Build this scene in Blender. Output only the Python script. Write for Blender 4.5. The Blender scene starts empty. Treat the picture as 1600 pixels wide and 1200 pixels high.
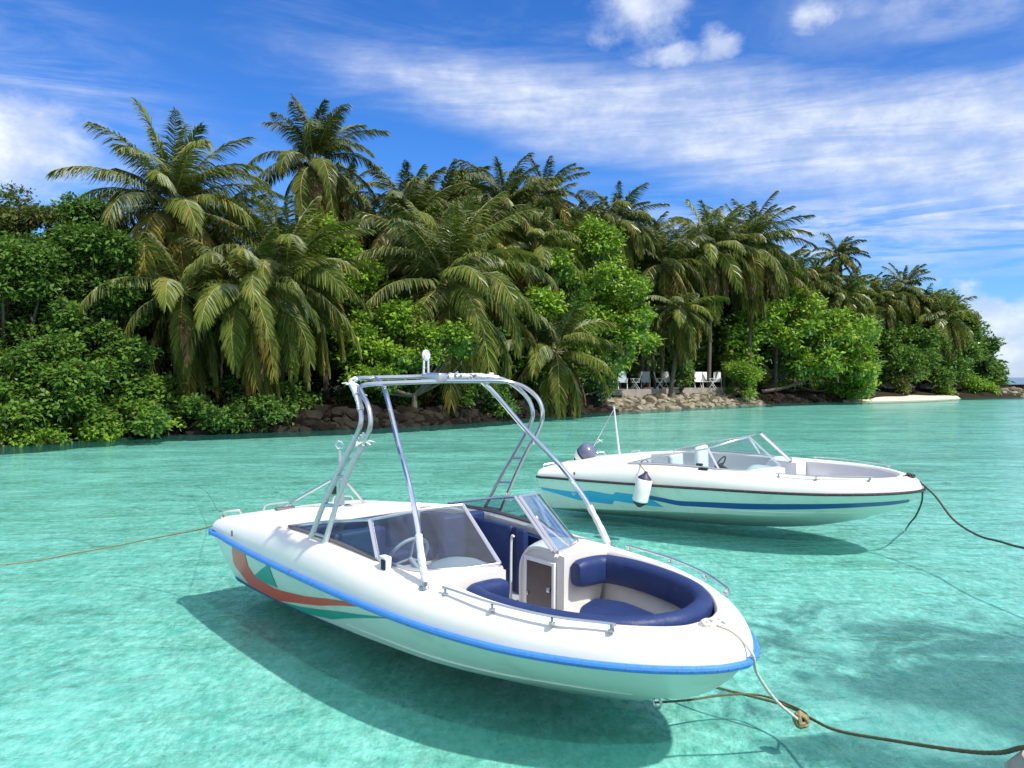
import bpy, math, random
import numpy as np
from mathutils import Vector, Matrix
R = math.radians
sc = bpy.context.scene
col = sc.collection

# ------------------------------------------------------------------ camera
CAMH = 2.159
cam_d = bpy.data.cameras.new('camera'); cam = bpy.data.objects.new('camera', cam_d); col.objects.link(cam)
cam.location = (0, 0, CAMH); cam.rotation_euler = (R(90), 0, 0)
cam_d.sensor_width = 36; cam_d.lens = 1285 / 1600 * 36; cam_d.shift_y = -11 / 1600
cam_d.clip_start = 0.05; cam_d.clip_end = 6000
sc.camera = cam

# ------------------------------------------------------------------ sun and sky
SUN_EL, SUN_AZ = 51.0, (0.75, -0.66)          # direction on the ground the light comes from
sd = Vector((SUN_AZ[0], SUN_AZ[1], 0)).normalized() * math.cos(R(SUN_EL)); sd.z = math.sin(R(SUN_EL))
ld = bpy.data.lights.new('sun', 'SUN'); ld.energy = 4.2; ld.angle = R(1.5); ld.color = (1.0, 0.94, 0.85)
lo = bpy.data.objects.new('sun', ld); col.objects.link(lo)
lo.rotation_euler = sd.to_track_quat('Z', 'Y').to_euler(); lo.location = (20, -20, 40)

world = bpy.data.worlds.new('World'); sc.world = world; world.use_nodes = True
WN = world.node_tree; WN.nodes.clear()
class NG:
    def __init__(s, nt): s.nt = nt
    def n(s, t, **k):
        nd = s.nt.nodes.new(t)
        for a, v in k.items():
            if a.startswith('i_'): 
                key = a[2:]; key = int(key) if key.isdigit() else key.replace('_', ' ')
                nd.inputs[key].default_value = v
            else: setattr(nd, a, v)
        return nd
    def l(s, a, b): s.nt.links.new(a, b)
    def m(s, op, a, b=None, c=None, clamp=False):
        nd = s.nt.nodes.new('ShaderNodeMath'); nd.operation = op; nd.use_clamp = clamp
        for i, v in enumerate((a, b, c)):
            if v is None: continue
            if isinstance(v, (int, float)): nd.inputs[i].default_value = v
            else: s.l(v, nd.inputs[i])
        return nd.outputs[0]
    def mix(s, f, a, b, mode='MIX'):
        nd = s.nt.nodes.new('ShaderNodeMix'); nd.data_type = 'RGBA'; nd.blend_type = mode
        for sock, v in ((nd.inputs[0], f), (nd.inputs[6], a), (nd.inputs[7], b)):
            if isinstance(v, (int, float)): sock.default_value = v
            elif isinstance(v, tuple): sock.default_value = v if len(v) == 4 else (*v, 1)
            else: s.l(v, sock)
        return nd.outputs[2]
    def noise(s, vec, scale, detail=3, rough=.5, dist=0.0, w=None):
        nd = s.n('ShaderNodeTexNoise'); nd.inputs['Scale'].default_value = scale; nd.inputs['Detail'].default_value = detail
        nd.inputs['Roughness'].default_value = rough; nd.inputs['Distortion'].default_value = dist
        if vec is not None: s.l(vec, nd.inputs['Vector'])
        return nd.outputs[0]
    def ss(s, v, lo, hi):
        nd = s.n('ShaderNodeMapRange', interpolation_type='SMOOTHSTEP'); s.l(v, nd.inputs[0])
        nd.inputs[1].default_value = lo; nd.inputs[2].default_value = hi
        return nd.outputs[0]
    def mp(s, vec, sc_=(1, 1, 1), rot=(0, 0, 0), loc=(0, 0, 0)):
        nd = s.n('ShaderNodeMapping'); s.l(vec, nd.inputs[0]); nd.inputs['Scale'].default_value = sc_
        nd.inputs['Rotation'].default_value = rot; nd.inputs['Location'].default_value = loc
        return nd.outputs[0]

g = NG(WN)
sky = g.n('ShaderNodeTexSky', sky_type='NISHITA', sun_disc=False, sun_elevation=R(SUN_EL))
sky.sun_rotation = math.atan2(SUN_AZ[0], SUN_AZ[1]); sky.altitude = 0; sky.air_density = 1.0; sky.dust_density = 0.4; sky.ozone_density = 3.0
hsv = g.n('ShaderNodeHueSaturation'); hsv.inputs['Saturation'].default_value = 1.25; hsv.inputs['Value'].default_value = 1.0
g.l(sky.outputs[0], hsv.inputs['Color'])
tint = g.mix(1.0, hsv.outputs[0], (0.44, 0.68, 1.02), 'MULTIPLY')
tc = g.n('ShaderNodeTexCoord'); sep = g.n('ShaderNodeSeparateXYZ'); g.l(tc.outputs['Generated'], sep.inputs[0])
X, Y, Z = sep.outputs
az = g.m('ARCTAN2', X, Y)                         # compass angle, radians
hz = g.m('SQRT', g.m('ADD', g.m('MULTIPLY', X, X), g.m('MULTIPLY', Y, Y)))
el = g.m('ARCTAN2', Z, hz)                        # height angle, radians
comb = g.n('ShaderNodeCombineXYZ'); g.l(az, comb.inputs[0]); g.l(el, comb.inputs[1])
V = comb.outputs[0]
wrp = g.noise(g.mp(V, (2.5, 5, 1)), 1.0, 3)
# long cirrus streaks, falling to the right
st1 = g.noise(g.mp(V, (2.0, 11, 1), (0, 0, R(14))), 1.4, 7, .62, 0.9)
st2 = g.noise(g.mp(V, (3.0, 26, 1), (0, 0, R(11)), (3.1, 1.7, 0)), 1.6, 6, .65, 0.6)
# band axis: el = 0.37 at az=-.2 falling to el=0.22 at az=.6
axis = g.m('SUBTRACT', el, g.m('ADD', 0.325, g.m('MULTIPLY', az, -0.17)))
wid = g.m('ADD', 0.055, g.m('MULTIPLY', g.ss(az, -0.15, 0.55), 0.055))
bnd = g.m('SUBTRACT', 1.0, g.m('ABSOLUTE', g.m('DIVIDE', axis, wid)), clamp=True)
bnd = g.m('MULTIPLY', bnd, g.ss(az, -0.42, 0.05))
cir = g.m('MULTIPLY', g.ss(g.m('ADD', g.m('MULTIPLY', st1, .62), g.m('MULTIPLY', bnd, .60)), .30, .80), g.m('ADD', 0.55, g.m('MULTIPLY', g.ss(st2, .3, .7), .45)))
cir = g.m('MULTIPLY', cir, .88)
# low streaks above the trees
low = g.m('SUBTRACT', 1.0, g.m('ABSOLUTE', g.m('DIVIDE', g.m('SUBTRACT', el, 0.17), 0.075)), clamp=True)
low = g.m('MULTIPLY', g.m('MULTIPLY', low, g.ss(az, -.1, .35)), g.ss(st2, .38, .62))
# left wisps
lw = g.m('SUBTRACT', 1.0, g.m('ABSOLUTE', g.m('DIVIDE', g.m('SUBTRACT', el, 0.27), 0.13)), clamp=True)
lw = g.m('MULTIPLY', g.m('MULTIPLY', lw, g.ss(g.m('MULTIPLY', az, -1), .30, .55)), g.ss(st1, .38, .72))
# cumulus puffs, high centre and low on the right horizon
pf = g.noise(g.mp(V, (9, 12, 1), (0, 0, R(-20)), (.4, 2.2, 0)), 1.5, 8, .6, .25)
def blob(a0, e0, ra, re):
    a = g.m('DIVIDE', g.m('SUBTRACT', az, a0), ra); e = g.m('DIVIDE', g.m('SUBTRACT', el, e0), re)
    return g.m('SUBTRACT', 1.0, g.m('SQRT', g.m('ADD', g.m('MULTIPLY', a, a), g.m('MULTIPLY', e, e))), clamp=True)
pb = g.m('MAXIMUM', blob(.155, .415, .095, .075), g.m('MAXIMUM', blob(.245, .375, .045, .035), blob(.35, .40, .06, .045)))
pb = g.m('MAXIMUM', pb, g.m('MAXIMUM', blob(.20, .365, .10, .025), blob(.44, .42, .12, .03)))
puff = g.ss(g.m('ADD', g.m('MULTIPLY', pf, 1.0), g.m('MULTIPLY', pb, .55)), .62, 1.06)
puff = g.m('MULTIPLY', g.m('MULTIPLY', puff, g.ss(pb, 0.0, .45)), .85)
cu_n = g.noise(g.mp(V, (8, 13, 1), (0, 0, 0), (7, 3, 0)), 1.3, 8, .6, .1)
cu_top = g.m('ADD', -0.005, g.m('MULTIPLY', cu_n, 0.18))
cum = g.m('MULTIPLY', g.ss(g.m('SUBTRACT', cu_top, el), -.012, .03), g.ss(az, .1, .45))
cum = g.m('MULTIPLY', cum, .8)
shade = g.ss(g.noise(g.mp(V, (14, 20, 1), (0, 0, 0), (1, 9, 0)), 1.5, 5, .6), .35, .7)
tr_ = g.m('MULTIPLY', g.m('MULTIPLY', g.ss(az, .18, .50), g.ss(el, .30, .42)), g.m('MULTIPLY', g.ss(g.noise(g.mp(V, (4, 10, 1), (0, 0, R(10)), (5, 5, 0)), 1.5, 7, .62, .5), .30, .72), .65))
cir = g.m('MAXIMUM', cir, tr_)
cl = g.m('MAXIMUM', g.m('MAXIMUM', cir, puff), g.m('MAXIMUM', g.m('MULTIPLY', low, .8), g.m('MAXIMUM', cum, g.m('MULTIPLY', lw, .95))))
ccol = g.mix(shade, (3.6, 4.2, 5.4), (5.4, 5.7, 6.3))
# bright clouds added overhead and behind, out of view, as neutral fill for shadows
up_ = g.m('MAXIMUM', g.ss(el, .58, .85), g.m('MULTIPLY', g.ss(g.m('MULTIPLY', Y, -1), -.15, .25), g.ss(el, .02, .12)))
ov = g.m('MULTIPLY', up_, g.ss(g.noise(tc.outputs['Generated'], 2.6, 6, .6, .3), .36, .56))
lf = blob(-.58, .24, .19, .085); lf = g.m('MULTIPLY', g.ss(g.m('ADD', g.m('MULTIPLY', g.noise(g.mp(V, (6, 12, 1), (0, 0, R(12)), (2, 4, 0)), 1.6, 7, .62, .3), .8), g.m('MULTIPLY', lf, .6)), .42, .95), g.ss(lf, 0, .4))
cl = g.m('MAXIMUM', cl, g.m('MAXIMUM', g.m('MULTIPLY', ov, .9), lf))
ccol = g.mix(up_, ccol, (6.4, 6.7, 7.0))
skyc = g.mix(cl, tint, ccol)
bg = g.n('ShaderNodeBackground'); bg.inputs[1].default_value = 0.135
g.l(skyc, bg.inputs[0])
wo = g.n('ShaderNodeOutputWorld'); g.l(bg.outputs[0], wo.inputs[0])

vs = sc.view_settings; vs.view_transform = 'Standard'; vs.look = 'None'; vs.exposure = 0.40; vs.gamma = 1.0
sc.render.engine = 'CYCLES'
cy = sc.cycles
cy.max_bounces = 9; cy.diffuse_bounces = 4; cy.glossy_bounces = 4; cy.transmission_bounces = 6; cy.transparent_max_bounces = 24
cy.use_denoising = True; cy.caustics_reflective = False; cy.caustics_refractive = False
cy.sample_clamp_indirect = 6

# ------------------------------------------------------------------ materials
def mat(name):
    m = bpy.data.materials.new(name); m.use_nodes = True; nt = m.node_tree; nt.nodes.clear()
    G = NG(nt); o = G.n('ShaderNodeOutputMaterial'); return m, G, o
def pbr(name, base, rough=.5, metal=0, spec=.5, coat=0, var=.0, vscale=6, bump=0, bscale=30, dirt=None, dscale=3, damt=.3, coatr=.08):
    m, G, o = mat(name); p = G.n('ShaderNodeBsdfPrincipled')
    p.inputs['Roughness'].default_value = rough; p.inputs['Metallic'].default_value = metal
    p.inputs['Specular IOR Level'].default_value = spec; p.inputs['Coat Weight'].default_value = coat; p.inputs['Coat Roughness'].default_value = coatr
    tcn = G.n('ShaderNodeTexCoord').outputs['Object']; c = (*base, 1)
    cs = None
    if var:
        n = G.noise(tcn, vscale, 4, .6)
        cs = G.mix(n, tuple(b * (1 - var) for b in base), tuple(min(1, b * (1 + var)) for b in base))
    if dirt:
        d = G.ss(G.noise(tcn, dscale, 6, .65), .5, .75); d = G.m('MULTIPLY', d, damt)
        cs = G.mix(d, cs if cs is not None else base, dirt)
    if cs is not None: G.l(cs, p.inputs['Base Color'])
    else: p.inputs['Base Color'].default_value = c
    if bump:
        b = G.n('ShaderNodeBump'); b.inputs['Strength'].default_value = bump; b.inputs['Distance'].default_value = .01
        G.l(G.noise(tcn, bscale, 4, .6), b.inputs['Height']); G.l(b.outputs[0], p.inputs['Normal'])
    G.l(p.outputs[0], o.inputs[0]); return m

M = {}
M['gel'] = pbr('white_gelcoat', (.82, .80, .74), .36, coat=.15, spec=.35, dirt=(.55, .52, .44), dscale=2.2, damt=.16, var=.03, bump=.03, bscale=9)
M['hullgel'] = pbr('hull_gelcoat', (.80, .81, .76), .38, coat=.2, dirt=(.42, .45, .28), dscale=3, damt=.35, var=.05, vscale=2, bump=.05, bscale=4)
M['liner'] = pbr('cream_liner', (.68, .66, .63), .55, dirt=(.4, .37, .3), damt=.25, var=.04)
M['grayliner'] = pbr('grey_liner', (.55, .55, .58), .6, var=.05)
M['bluerail'] = pbr('blue_rubber', (.05, .225, .66), .38, var=.15, vscale=14, dirt=(.02, .06, .2), dscale=25, damt=.5, bump=.3, bscale=60)
M['blackrail'] = pbr('black_rubber', (.03, .022, .028), .45, var=.2)
M['navy'] = pbr('navy_vinyl', (.016, .034, .120), .50, var=.3, vscale=7, bump=.9, bscale=9, spec=.35)
M['navydark'] = pbr('navy_piping', (.008, .01, .05), .6)
M['chrome'] = pbr('polished_steel', (.82, .83, .86), .12, metal=1, var=.04)
M['steel'] = pbr('brushed_steel', (.62, .62, .63), .3, metal=1, var=.08)
M['alu'] = pbr('aluminium_frame', (.66, .66, .70), .32, metal=.85, var=.05)
M['darkalu'] = pbr('dark_frame', (.16, .145, .14), .45, metal=.3, var=.15)
M['wrap'] = pbr('plastic_wrap', (.62, .66, .68), .22, spec=.8, var=.25, vscale=60, bump=1.0, bscale=55, coat=.5)
M['red'] = pbr('red_decal', (.95, .085, .045), .4, coat=.2, var=.12, vscale=20)
M['teal'] = pbr('teal_decal', (.03, .36, .30), .4, coat=.2, var=.08)
M['darkblue'] = pbr('dark_blue_decal', (.018, .10, .33), .4, coat=.2, var=.08)
M['azure'] = pbr('azure_decal', (.05, .42, .72), .4, coat=.2, var=.08)
M['rope'] = pbr('yellow_rope', (.30, .25, .13), .9, var=.4, vscale=30, bump=.8, bscale=120)
M['weedrope'] = pbr('weathered_rope', (.13, .115, .06), .95, var=.45, vscale=16, bump=.8, bscale=120)
M['whiterope'] = pbr('white_rope', (.66, .64, .58), .9, var=.2, vscale=40, bump=.8, bscale=120)
M['darkrope'] = pbr('dark_rope', (.06, .065, .06), .9, var=.3, vscale=40)
M['brownpanel'] = pbr('smoked_panel', (.105, .08, .072), .28, var=.35, vscale=18, spec=.5)
M['fender'] = pbr('fender_vinyl', (.80, .78, .74), .4, var=.04, dirt=(.45, .4, .3), dscale=6, damt=.3)
M['fendertip'] = pbr('fender_tip', (.03, .03, .075), .5)
M['cowl'] = pbr('cowl_paint', (.11, .125, .20), .3, coat=.4, var=.1)
M['black'] = pbr('black_plastic', (.02, .02, .022), .5)
M['whiteplastic'] = pbr('white_plastic', (.74, .75, .75), .45, var=.05)
M['palebluefab'] = pbr('pale_blue_mesh', (.42, .52, .56), .7, var=.06)
def stonemat(name, c1, c2):
    m, G, o = mat(name); p = G.n('ShaderNodeBsdfPrincipled'); p.inputs['Roughness'].default_value = .95; p.inputs['Specular IOR Level'].default_value = .08
    r_ = G.n('ShaderNodeNewGeometry').outputs['Random Per Island']; t_ = G.n('ShaderNodeTexCoord').outputs['Object']
    G.l(G.mix(G.m('ADD', G.m('MULTIPLY', G.ss(r_, .15, .9), .75), G.m('MULTIPLY', G.noise(t_, 6, 4, .6), .25)), c1, c2), p.inputs['Base Color']); G.l(p.outputs[0], o.inputs[0]); return m
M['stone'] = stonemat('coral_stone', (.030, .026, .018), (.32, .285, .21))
M['shaderubble'] = stonemat('shade_toned_rubble', (.006, .005, .004), (.030, .026, .020))  # shaded version of the stone: near-black colour stands in for foliage shade
M['darkshadestone'] = pbr('dark_wall_stone_with_shade', (.022, .019, .015), .95, spec=.05, var=.6, vscale=3.5, bump=1, bscale=7)  # dark stone, made darker in colour to stand in for foliage shade
M['concrete'] = pbr('weathered_concrete', (.25, .225, .19), .9, var=.3, vscale=2, dirt=(.07, .06, .05), dscale=1.3, damt=.7, bump=.6, bscale=9)
M['quay'] = pbr('pink_coral_quay', (.50, .40, .35), .9, var=.3, vscale=14, bump=1, bscale=40)
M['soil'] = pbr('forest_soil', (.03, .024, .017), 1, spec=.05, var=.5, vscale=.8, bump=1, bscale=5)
M['trunk'] = pbr('palm_trunk', (.11, .09, .072), .95, var=.35, vscale=5, bump=1, bscale=12)
M['bark'] = pbr('dark_bark', (.11, .085, .065), .95, var=.4, vscale=4, bump=1, bscale=12)

def glass(name, tintc, rough=0.0, refl=1.0, haze=0.0):
    m, G, o = mat(name)
    t = G.n('ShaderNodeBsdfTransparent'); t.inputs[0].default_value = (*tintc, 1)
    gl = G.n('ShaderNodeBsdfGlossy'); gl.inputs['Roughness'].default_value = rough + .02; gl.inputs[0].default_value = (.95, .97, 1, 1)
    f = G.n('ShaderNodeFresnel'); f.inputs[0].default_value = 1.5
    mx = G.n('ShaderNodeMixShader'); G.l(G.m('MULTIPLY', f.outputs[0], refl, clamp=True), mx.inputs[0]); G.l(t.outputs[0], mx.inputs[1]); G.l(gl.outputs[0], mx.inputs[2])
    out = mx.outputs[0]
    if haze:
        tcn = G.n('ShaderNodeTexCoord').outputs['Object']
        d = G.n('ShaderNodeBsdfDiffuse'); d.inputs[0].default_value = (.40, .45, .50, 1)
        n = G.m('MULTIPLY', G.m('ADD', .55, G.m('MULTIPLY', G.noise(G.mp(tcn, (1, 1, 2.5)), 5.2, 5, .6), .6)), haze)
        m2 = G.n('ShaderNodeMixShader'); G.l(n, m2.inputs[0]); G.l(out, m2.inputs[1]); G.l(d.outputs[0], m2.inputs[2]); out = m2.outputs[0]
    G.l(out, o.inputs[0]); return m
M['glass'] = glass('windscreen_glass', (.70, .84, .84), haze=.06, refl=.6)
M['tintglass'] = glass('dusty_tinted_glass', (.50, .60, .68), haze=.10, refl=.8)

def leafmat(name, c1, c2, trans=.28, gloss=.28, rough=.38, tip=None, nscale=.55):
    m, G, o = mat(name)
    gi = G.n('ShaderNodeNewGeometry'); rnd = gi.outputs['Random Per Island']
    tcn = G.n('ShaderNodeTexCoord').outputs['Object']
    big = G.ss(G.noise(tcn, nscale, 3, .55), .32, .68)
    f = G.m('ADD', G.m('MULTIPLY', big, .55), G.m('MULTIPLY', rnd, .45))
    c = G.mix(f, c1, c2)
    if tip:
        c = G.mix(G.ss(rnd, .90, .97), c, tip)
    d = G.n('ShaderNodeBsdfDiffuse'); G.l(c, d.inputs[0])
    t = G.n('ShaderNodeBsdfTranslucent'); G.l(G.mix(1.0, c, (1.1, 1.25, .55), 'MULTIPLY'), t.inputs[0])
    mx = G.n('ShaderNodeMixShader'); mx.inputs[0].default_value = trans; G.l(d.outputs[0], mx.inputs[1]); G.l(t.outputs[0], mx.inputs[2])
    gl = G.n('ShaderNodeBsdfGlossy'); gl.inputs['Roughness'].default_value = rough; gl.inputs[0].default_value = (.8, .85, .8, 1)
    lw_ = G.n('ShaderNodeFresnel'); lw_.inputs[0].default_value = 1.42
    m2 = G.n('ShaderNodeMixShader'); G.l(G.m('MULTIPLY', lw_.outputs[0], gloss * 3, clamp=True), m2.inputs[0]); G.l(mx.outputs[0], m2.inputs[1]); G.l(gl.outputs[0], m2.inputs[2])
    G.l(m2.outputs[0], o.inputs[0]); return m
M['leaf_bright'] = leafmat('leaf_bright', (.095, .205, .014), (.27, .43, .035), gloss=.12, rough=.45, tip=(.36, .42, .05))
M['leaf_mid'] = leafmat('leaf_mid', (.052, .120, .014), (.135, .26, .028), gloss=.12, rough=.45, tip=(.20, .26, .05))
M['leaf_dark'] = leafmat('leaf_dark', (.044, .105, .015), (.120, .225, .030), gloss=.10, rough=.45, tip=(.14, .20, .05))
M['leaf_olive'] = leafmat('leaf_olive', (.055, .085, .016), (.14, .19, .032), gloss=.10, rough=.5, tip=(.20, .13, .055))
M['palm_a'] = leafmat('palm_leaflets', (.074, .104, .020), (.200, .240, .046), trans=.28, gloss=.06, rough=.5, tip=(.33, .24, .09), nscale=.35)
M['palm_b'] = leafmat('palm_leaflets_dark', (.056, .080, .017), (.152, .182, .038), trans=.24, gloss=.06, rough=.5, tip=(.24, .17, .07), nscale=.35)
M['palm_dead'] = leafmat('palm_leaflets_dead', (.11, .068, .030), (.23, .15, .07), trans=.15, gloss=.06, rough=.6)
M['palm_old'] = leafmat('palm_leaflets_old', (.115, .11, .022), (.29, .26, .055), trans=.28, gloss=.06, rough=.5, tip=(.26, .15, .06), nscale=.35)
M['rachis'] = pbr('frond_rib', (.42, .38, .12), .5, var=.3, vscale=2)

# ------------------------------------------------------------------ mesh helpers
class MB:
    def __init__(s): s.v = []; s.f = []; s.n = 0
    def add(s, v, f):
        s.v.extend([tuple(map(float, p)) for p in v]); s.f.extend([tuple(i + s.n for i in q) for q in f]); s.n += len(v); return s
    def grid(s, P, closeu=False, closev=False, flip=False):
        P = np.asarray(P, float); a, b = P.shape[:2]; v = P.reshape(-1, 3); f = []
        for i in range(a if closeu else a - 1):
            for j in range(b if closev else b - 1):
                q = (i * b + j, ((i + 1) % a) * b + j, ((i + 1) % a) * b + (j + 1) % b, i * b + (j + 1) % b)
                f.append(q[::-1] if flip else q)
        return s.add(v, f)
    def box(s, lo, hi, bev=0.0):
        x0, y0, z0 = lo; x1, y1, z1 = hi
        if bev <= 0:
            v = [(x, y, z) for x in (x0, x1) for y in (y0, y1) for z in (z0, z1)]
            f = [(0, 1, 3, 2), (4, 6, 7, 5), (0, 4, 5, 1), (2, 3, 7, 6), (0, 2, 6, 4), (1, 5, 7, 3)]
            return s.add(v, f)
        return s.rbox(((x0 + x1) / 2, (y0 + y1) / 2, (z0 + z1) / 2), ((x1 - x0) / 2, (y1 - y0) / 2, (z1 - z0) / 2), bev)
    def rbox(s, c, h, r, M3=None, n=3):
        r = min(r, *h) * .999; c = np.array(c, float); h = np.array(h, float)
        # rounded box through a subdivided sphere mapping
        m = 2 * n + 2; P = []
        us = []
        for k in range(4 * n + 4):
            q, t = divmod(k, n + 1); ang = (q + t / n) * math.pi / 2 if n else 0; us.append((ang, q))
        vs_ = [(-math.pi / 2 + t / n * math.pi / 2, -1) for t in range(n + 1)] + [(t / n * math.pi / 2, 1) for t in range(n + 1)]
        for (ph, sz) in vs_:
            row = []
            for (ang, q) in us:
                sx = 1 if q in (0, 3) else -1; sy = 1 if q in (0, 1) else -1
                d = np.array([math.cos(ph) * math.cos(ang), math.cos(ph) * math.sin(ang), math.sin(ph)])
                p = d * r + (h - r) * np.array([sx, sy, sz]); row.append(p)
            P.append(row)
        P = np.array(P)
        if M3 is not None: P = P @ np.array(M3).T
        P = P + c; b = P.shape[1]
        s.grid(P, closev=True)
        s.add(P[0], [tuple(range(b))[::-1]]); s.add(P[-1], [tuple(range(b))]); return s
    def tube(s, path, r, n=8, smooth=True, caps=True, k=5, flat=None):
        P = np.array(path, float)
        if smooth and len(P) > 2: P = crom(P, k)
        rr = np.interp(np.linspace(0, 1, len(P)), np.linspace(0, 1, len(r)), r) if hasattr(r, '__len__') else np.full(len(P), r)
        T = np.gradient(P, axis=0); T /= np.linalg.norm(T, axis=1)[:, None] + 1e-9
        up = np.array([0, 0, 1.]) if abs(T[0, 2]) < .9 else np.array([1., 0, 0])
        N = np.cross(T[0], up); N /= np.linalg.norm(N); rows = []
        for i in range(len(P)):
            N = N - T[i] * N.dot(T[i]); N /= np.linalg.norm(N) + 1e-9; B = np.cross(T[i], N)
            a = np.arange(n) * 2 * math.pi / n
            rows.append(P[i] + rr[i] * (np.cos(a)[:, None] * N + np.sin(a)[:, None] * B * (flat or 1)))
        s.grid(rows, closev=True)
        if caps: s.add(rows[0], [tuple(range(n))[::-1]]); s.add(rows[-1], [tuple(range(n))])
        return s
    def lathe(s, prof, origin, axis=(0, 0, 1), n=20):
        ax = Vector(axis).normalized(); q = ax.to_track_quat('Z', 'Y').to_matrix(); rows = []
        for r, h in prof:
            rows.append([Vector(origin) + q @ Vector((r * math.cos(a * 2 * math.pi / n), r * math.sin(a * 2 * math.pi / n), h)) for a in range(n)])
        return s.grid([[tuple(p) for p in r_] for r_ in rows], closev=True)
    def torus(s, c, axis, Rr, r, n=18, m=8):
        ax = Vector(axis).normalized(); q = ax.to_track_quat('Z', 'Y').to_matrix(); rows = []
        for i in range(n):
            a = i * 2 * math.pi / n; rows.append([tuple(Vector(c) + q @ Vector(((Rr + r * math.cos(b)) * math.cos(a), (Rr + r * math.cos(b)) * math.sin(a), r * math.sin(b)))) for b in [j * 2 * math.pi / m for j in range(m)]])
        return s.grid(rows, closeu=True, closev=True)
    def build(s, name, material, parent=None, smooth=True, sharp=35):
        me = bpy.data.meshes.new(name); me.from_pydata(s.v, [], s.f); me.validate(clean_customdata=False)
        for m_ in (material if isinstance(material, list) else [material]): me.materials.append(m_)
        if smooth:
            me.polygons.foreach_set('use_smooth', [True] * len(me.polygons))
            try: me.set_sharp_from_angle(angle=R(sharp))
            except Exception: pass
        o = bpy.data.objects.new(name, me); col.objects.link(o)
        if parent: o.parent = parent
        return o
def fastmesh(name, V, quads, material, parent=None, smooth=False):
    """V (n,3) and quads (m,4) arrays"""
    me = bpy.data.meshes.new(name); me.vertices.add(len(V)); me.vertices.foreach_set('co', np.ascontiguousarray(V, dtype=np.float32).ravel())
    m = len(quads); k = quads.shape[1]; me.loops.add(m * k); me.loops.foreach_set('vertex_index', np.ascontiguousarray(quads, dtype=np.int32).ravel())
    me.polygons.add(m); me.polygons.foreach_set('loop_start', np.arange(0, m * k, k, dtype=np.int32))
    me.update(calc_edges=True); me.materials.append(material)
    if smooth: me.polygons.foreach_set('use_smooth', [True] * m)
    o = bpy.data.objects.new(name, me); col.objects.link(o)
    if parent: o.parent = parent
    return o
def crom(P, k=5):
    P = np.asarray(P, float); n = len(P); Q = np.vstack([2 * P[0] - P[1], P, 2 * P[-1] - P[-2]]); out = []
    for i in range(n - 1):
        p0, p1, p2, p3 = Q[i:i + 4]
        for t in np.arange(k) / k:
            out.append(.5 * ((2 * p1) + (-p0 + p2) * t + (2 * p0 - 5 * p1 + 4 * p2 - p3) * t * t + (-p0 + 3 * p1 - 3 * p2 + p3) * t ** 3))
    out.append(P[-1]); return np.array(out)
def tag(o, label=None, cat=None, group=None, kind=None):
    if label: o['label'] = label
    if cat: o['category'] = cat
    if group: o['group'] = group
    if kind: o['kind'] = kind
    return o
def empty(name, loc=(0, 0, 0), rot=(0, 0, 0)):
    o = bpy.data.objects.new(name, None); col.objects.link(o); o.location = loc; o.rotation_euler = rot; o.empty_display_size = .3; return o
def at(px, py, D):
    return ((px - 800) / 1285 * D, D, CAMH + (589 - py) / 1285 * D)

# ================================================================== SETTING
SEABED = -0.21
SHORE = np.array([(-60, 6), (-30, 14), (-15.8, 25.4), (-12.7, 31.5), (-9.8, 33.2), (-5.7, 36.3), (.7, 43.5), (6, 51), (11.5, 57.5), (17.6, 64), (24, 68.5), (31, 73), (40, 80), (47, 84.5), (56, 88), (75, 96)], float)
def shore_frame(k=6):
    P = crom(np.c_[SHORE, np.zeros(len(SHORE))], k)[:, :2]; T = np.gradient(P, axis=0); T /= np.linalg.norm(T, axis=1)[:, None]
    return P, np.c_[-T[:, 1], T[:, 0]]                 # inland normal (to the left of travel = away from camera)
SP, SN = shore_frame()

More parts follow.
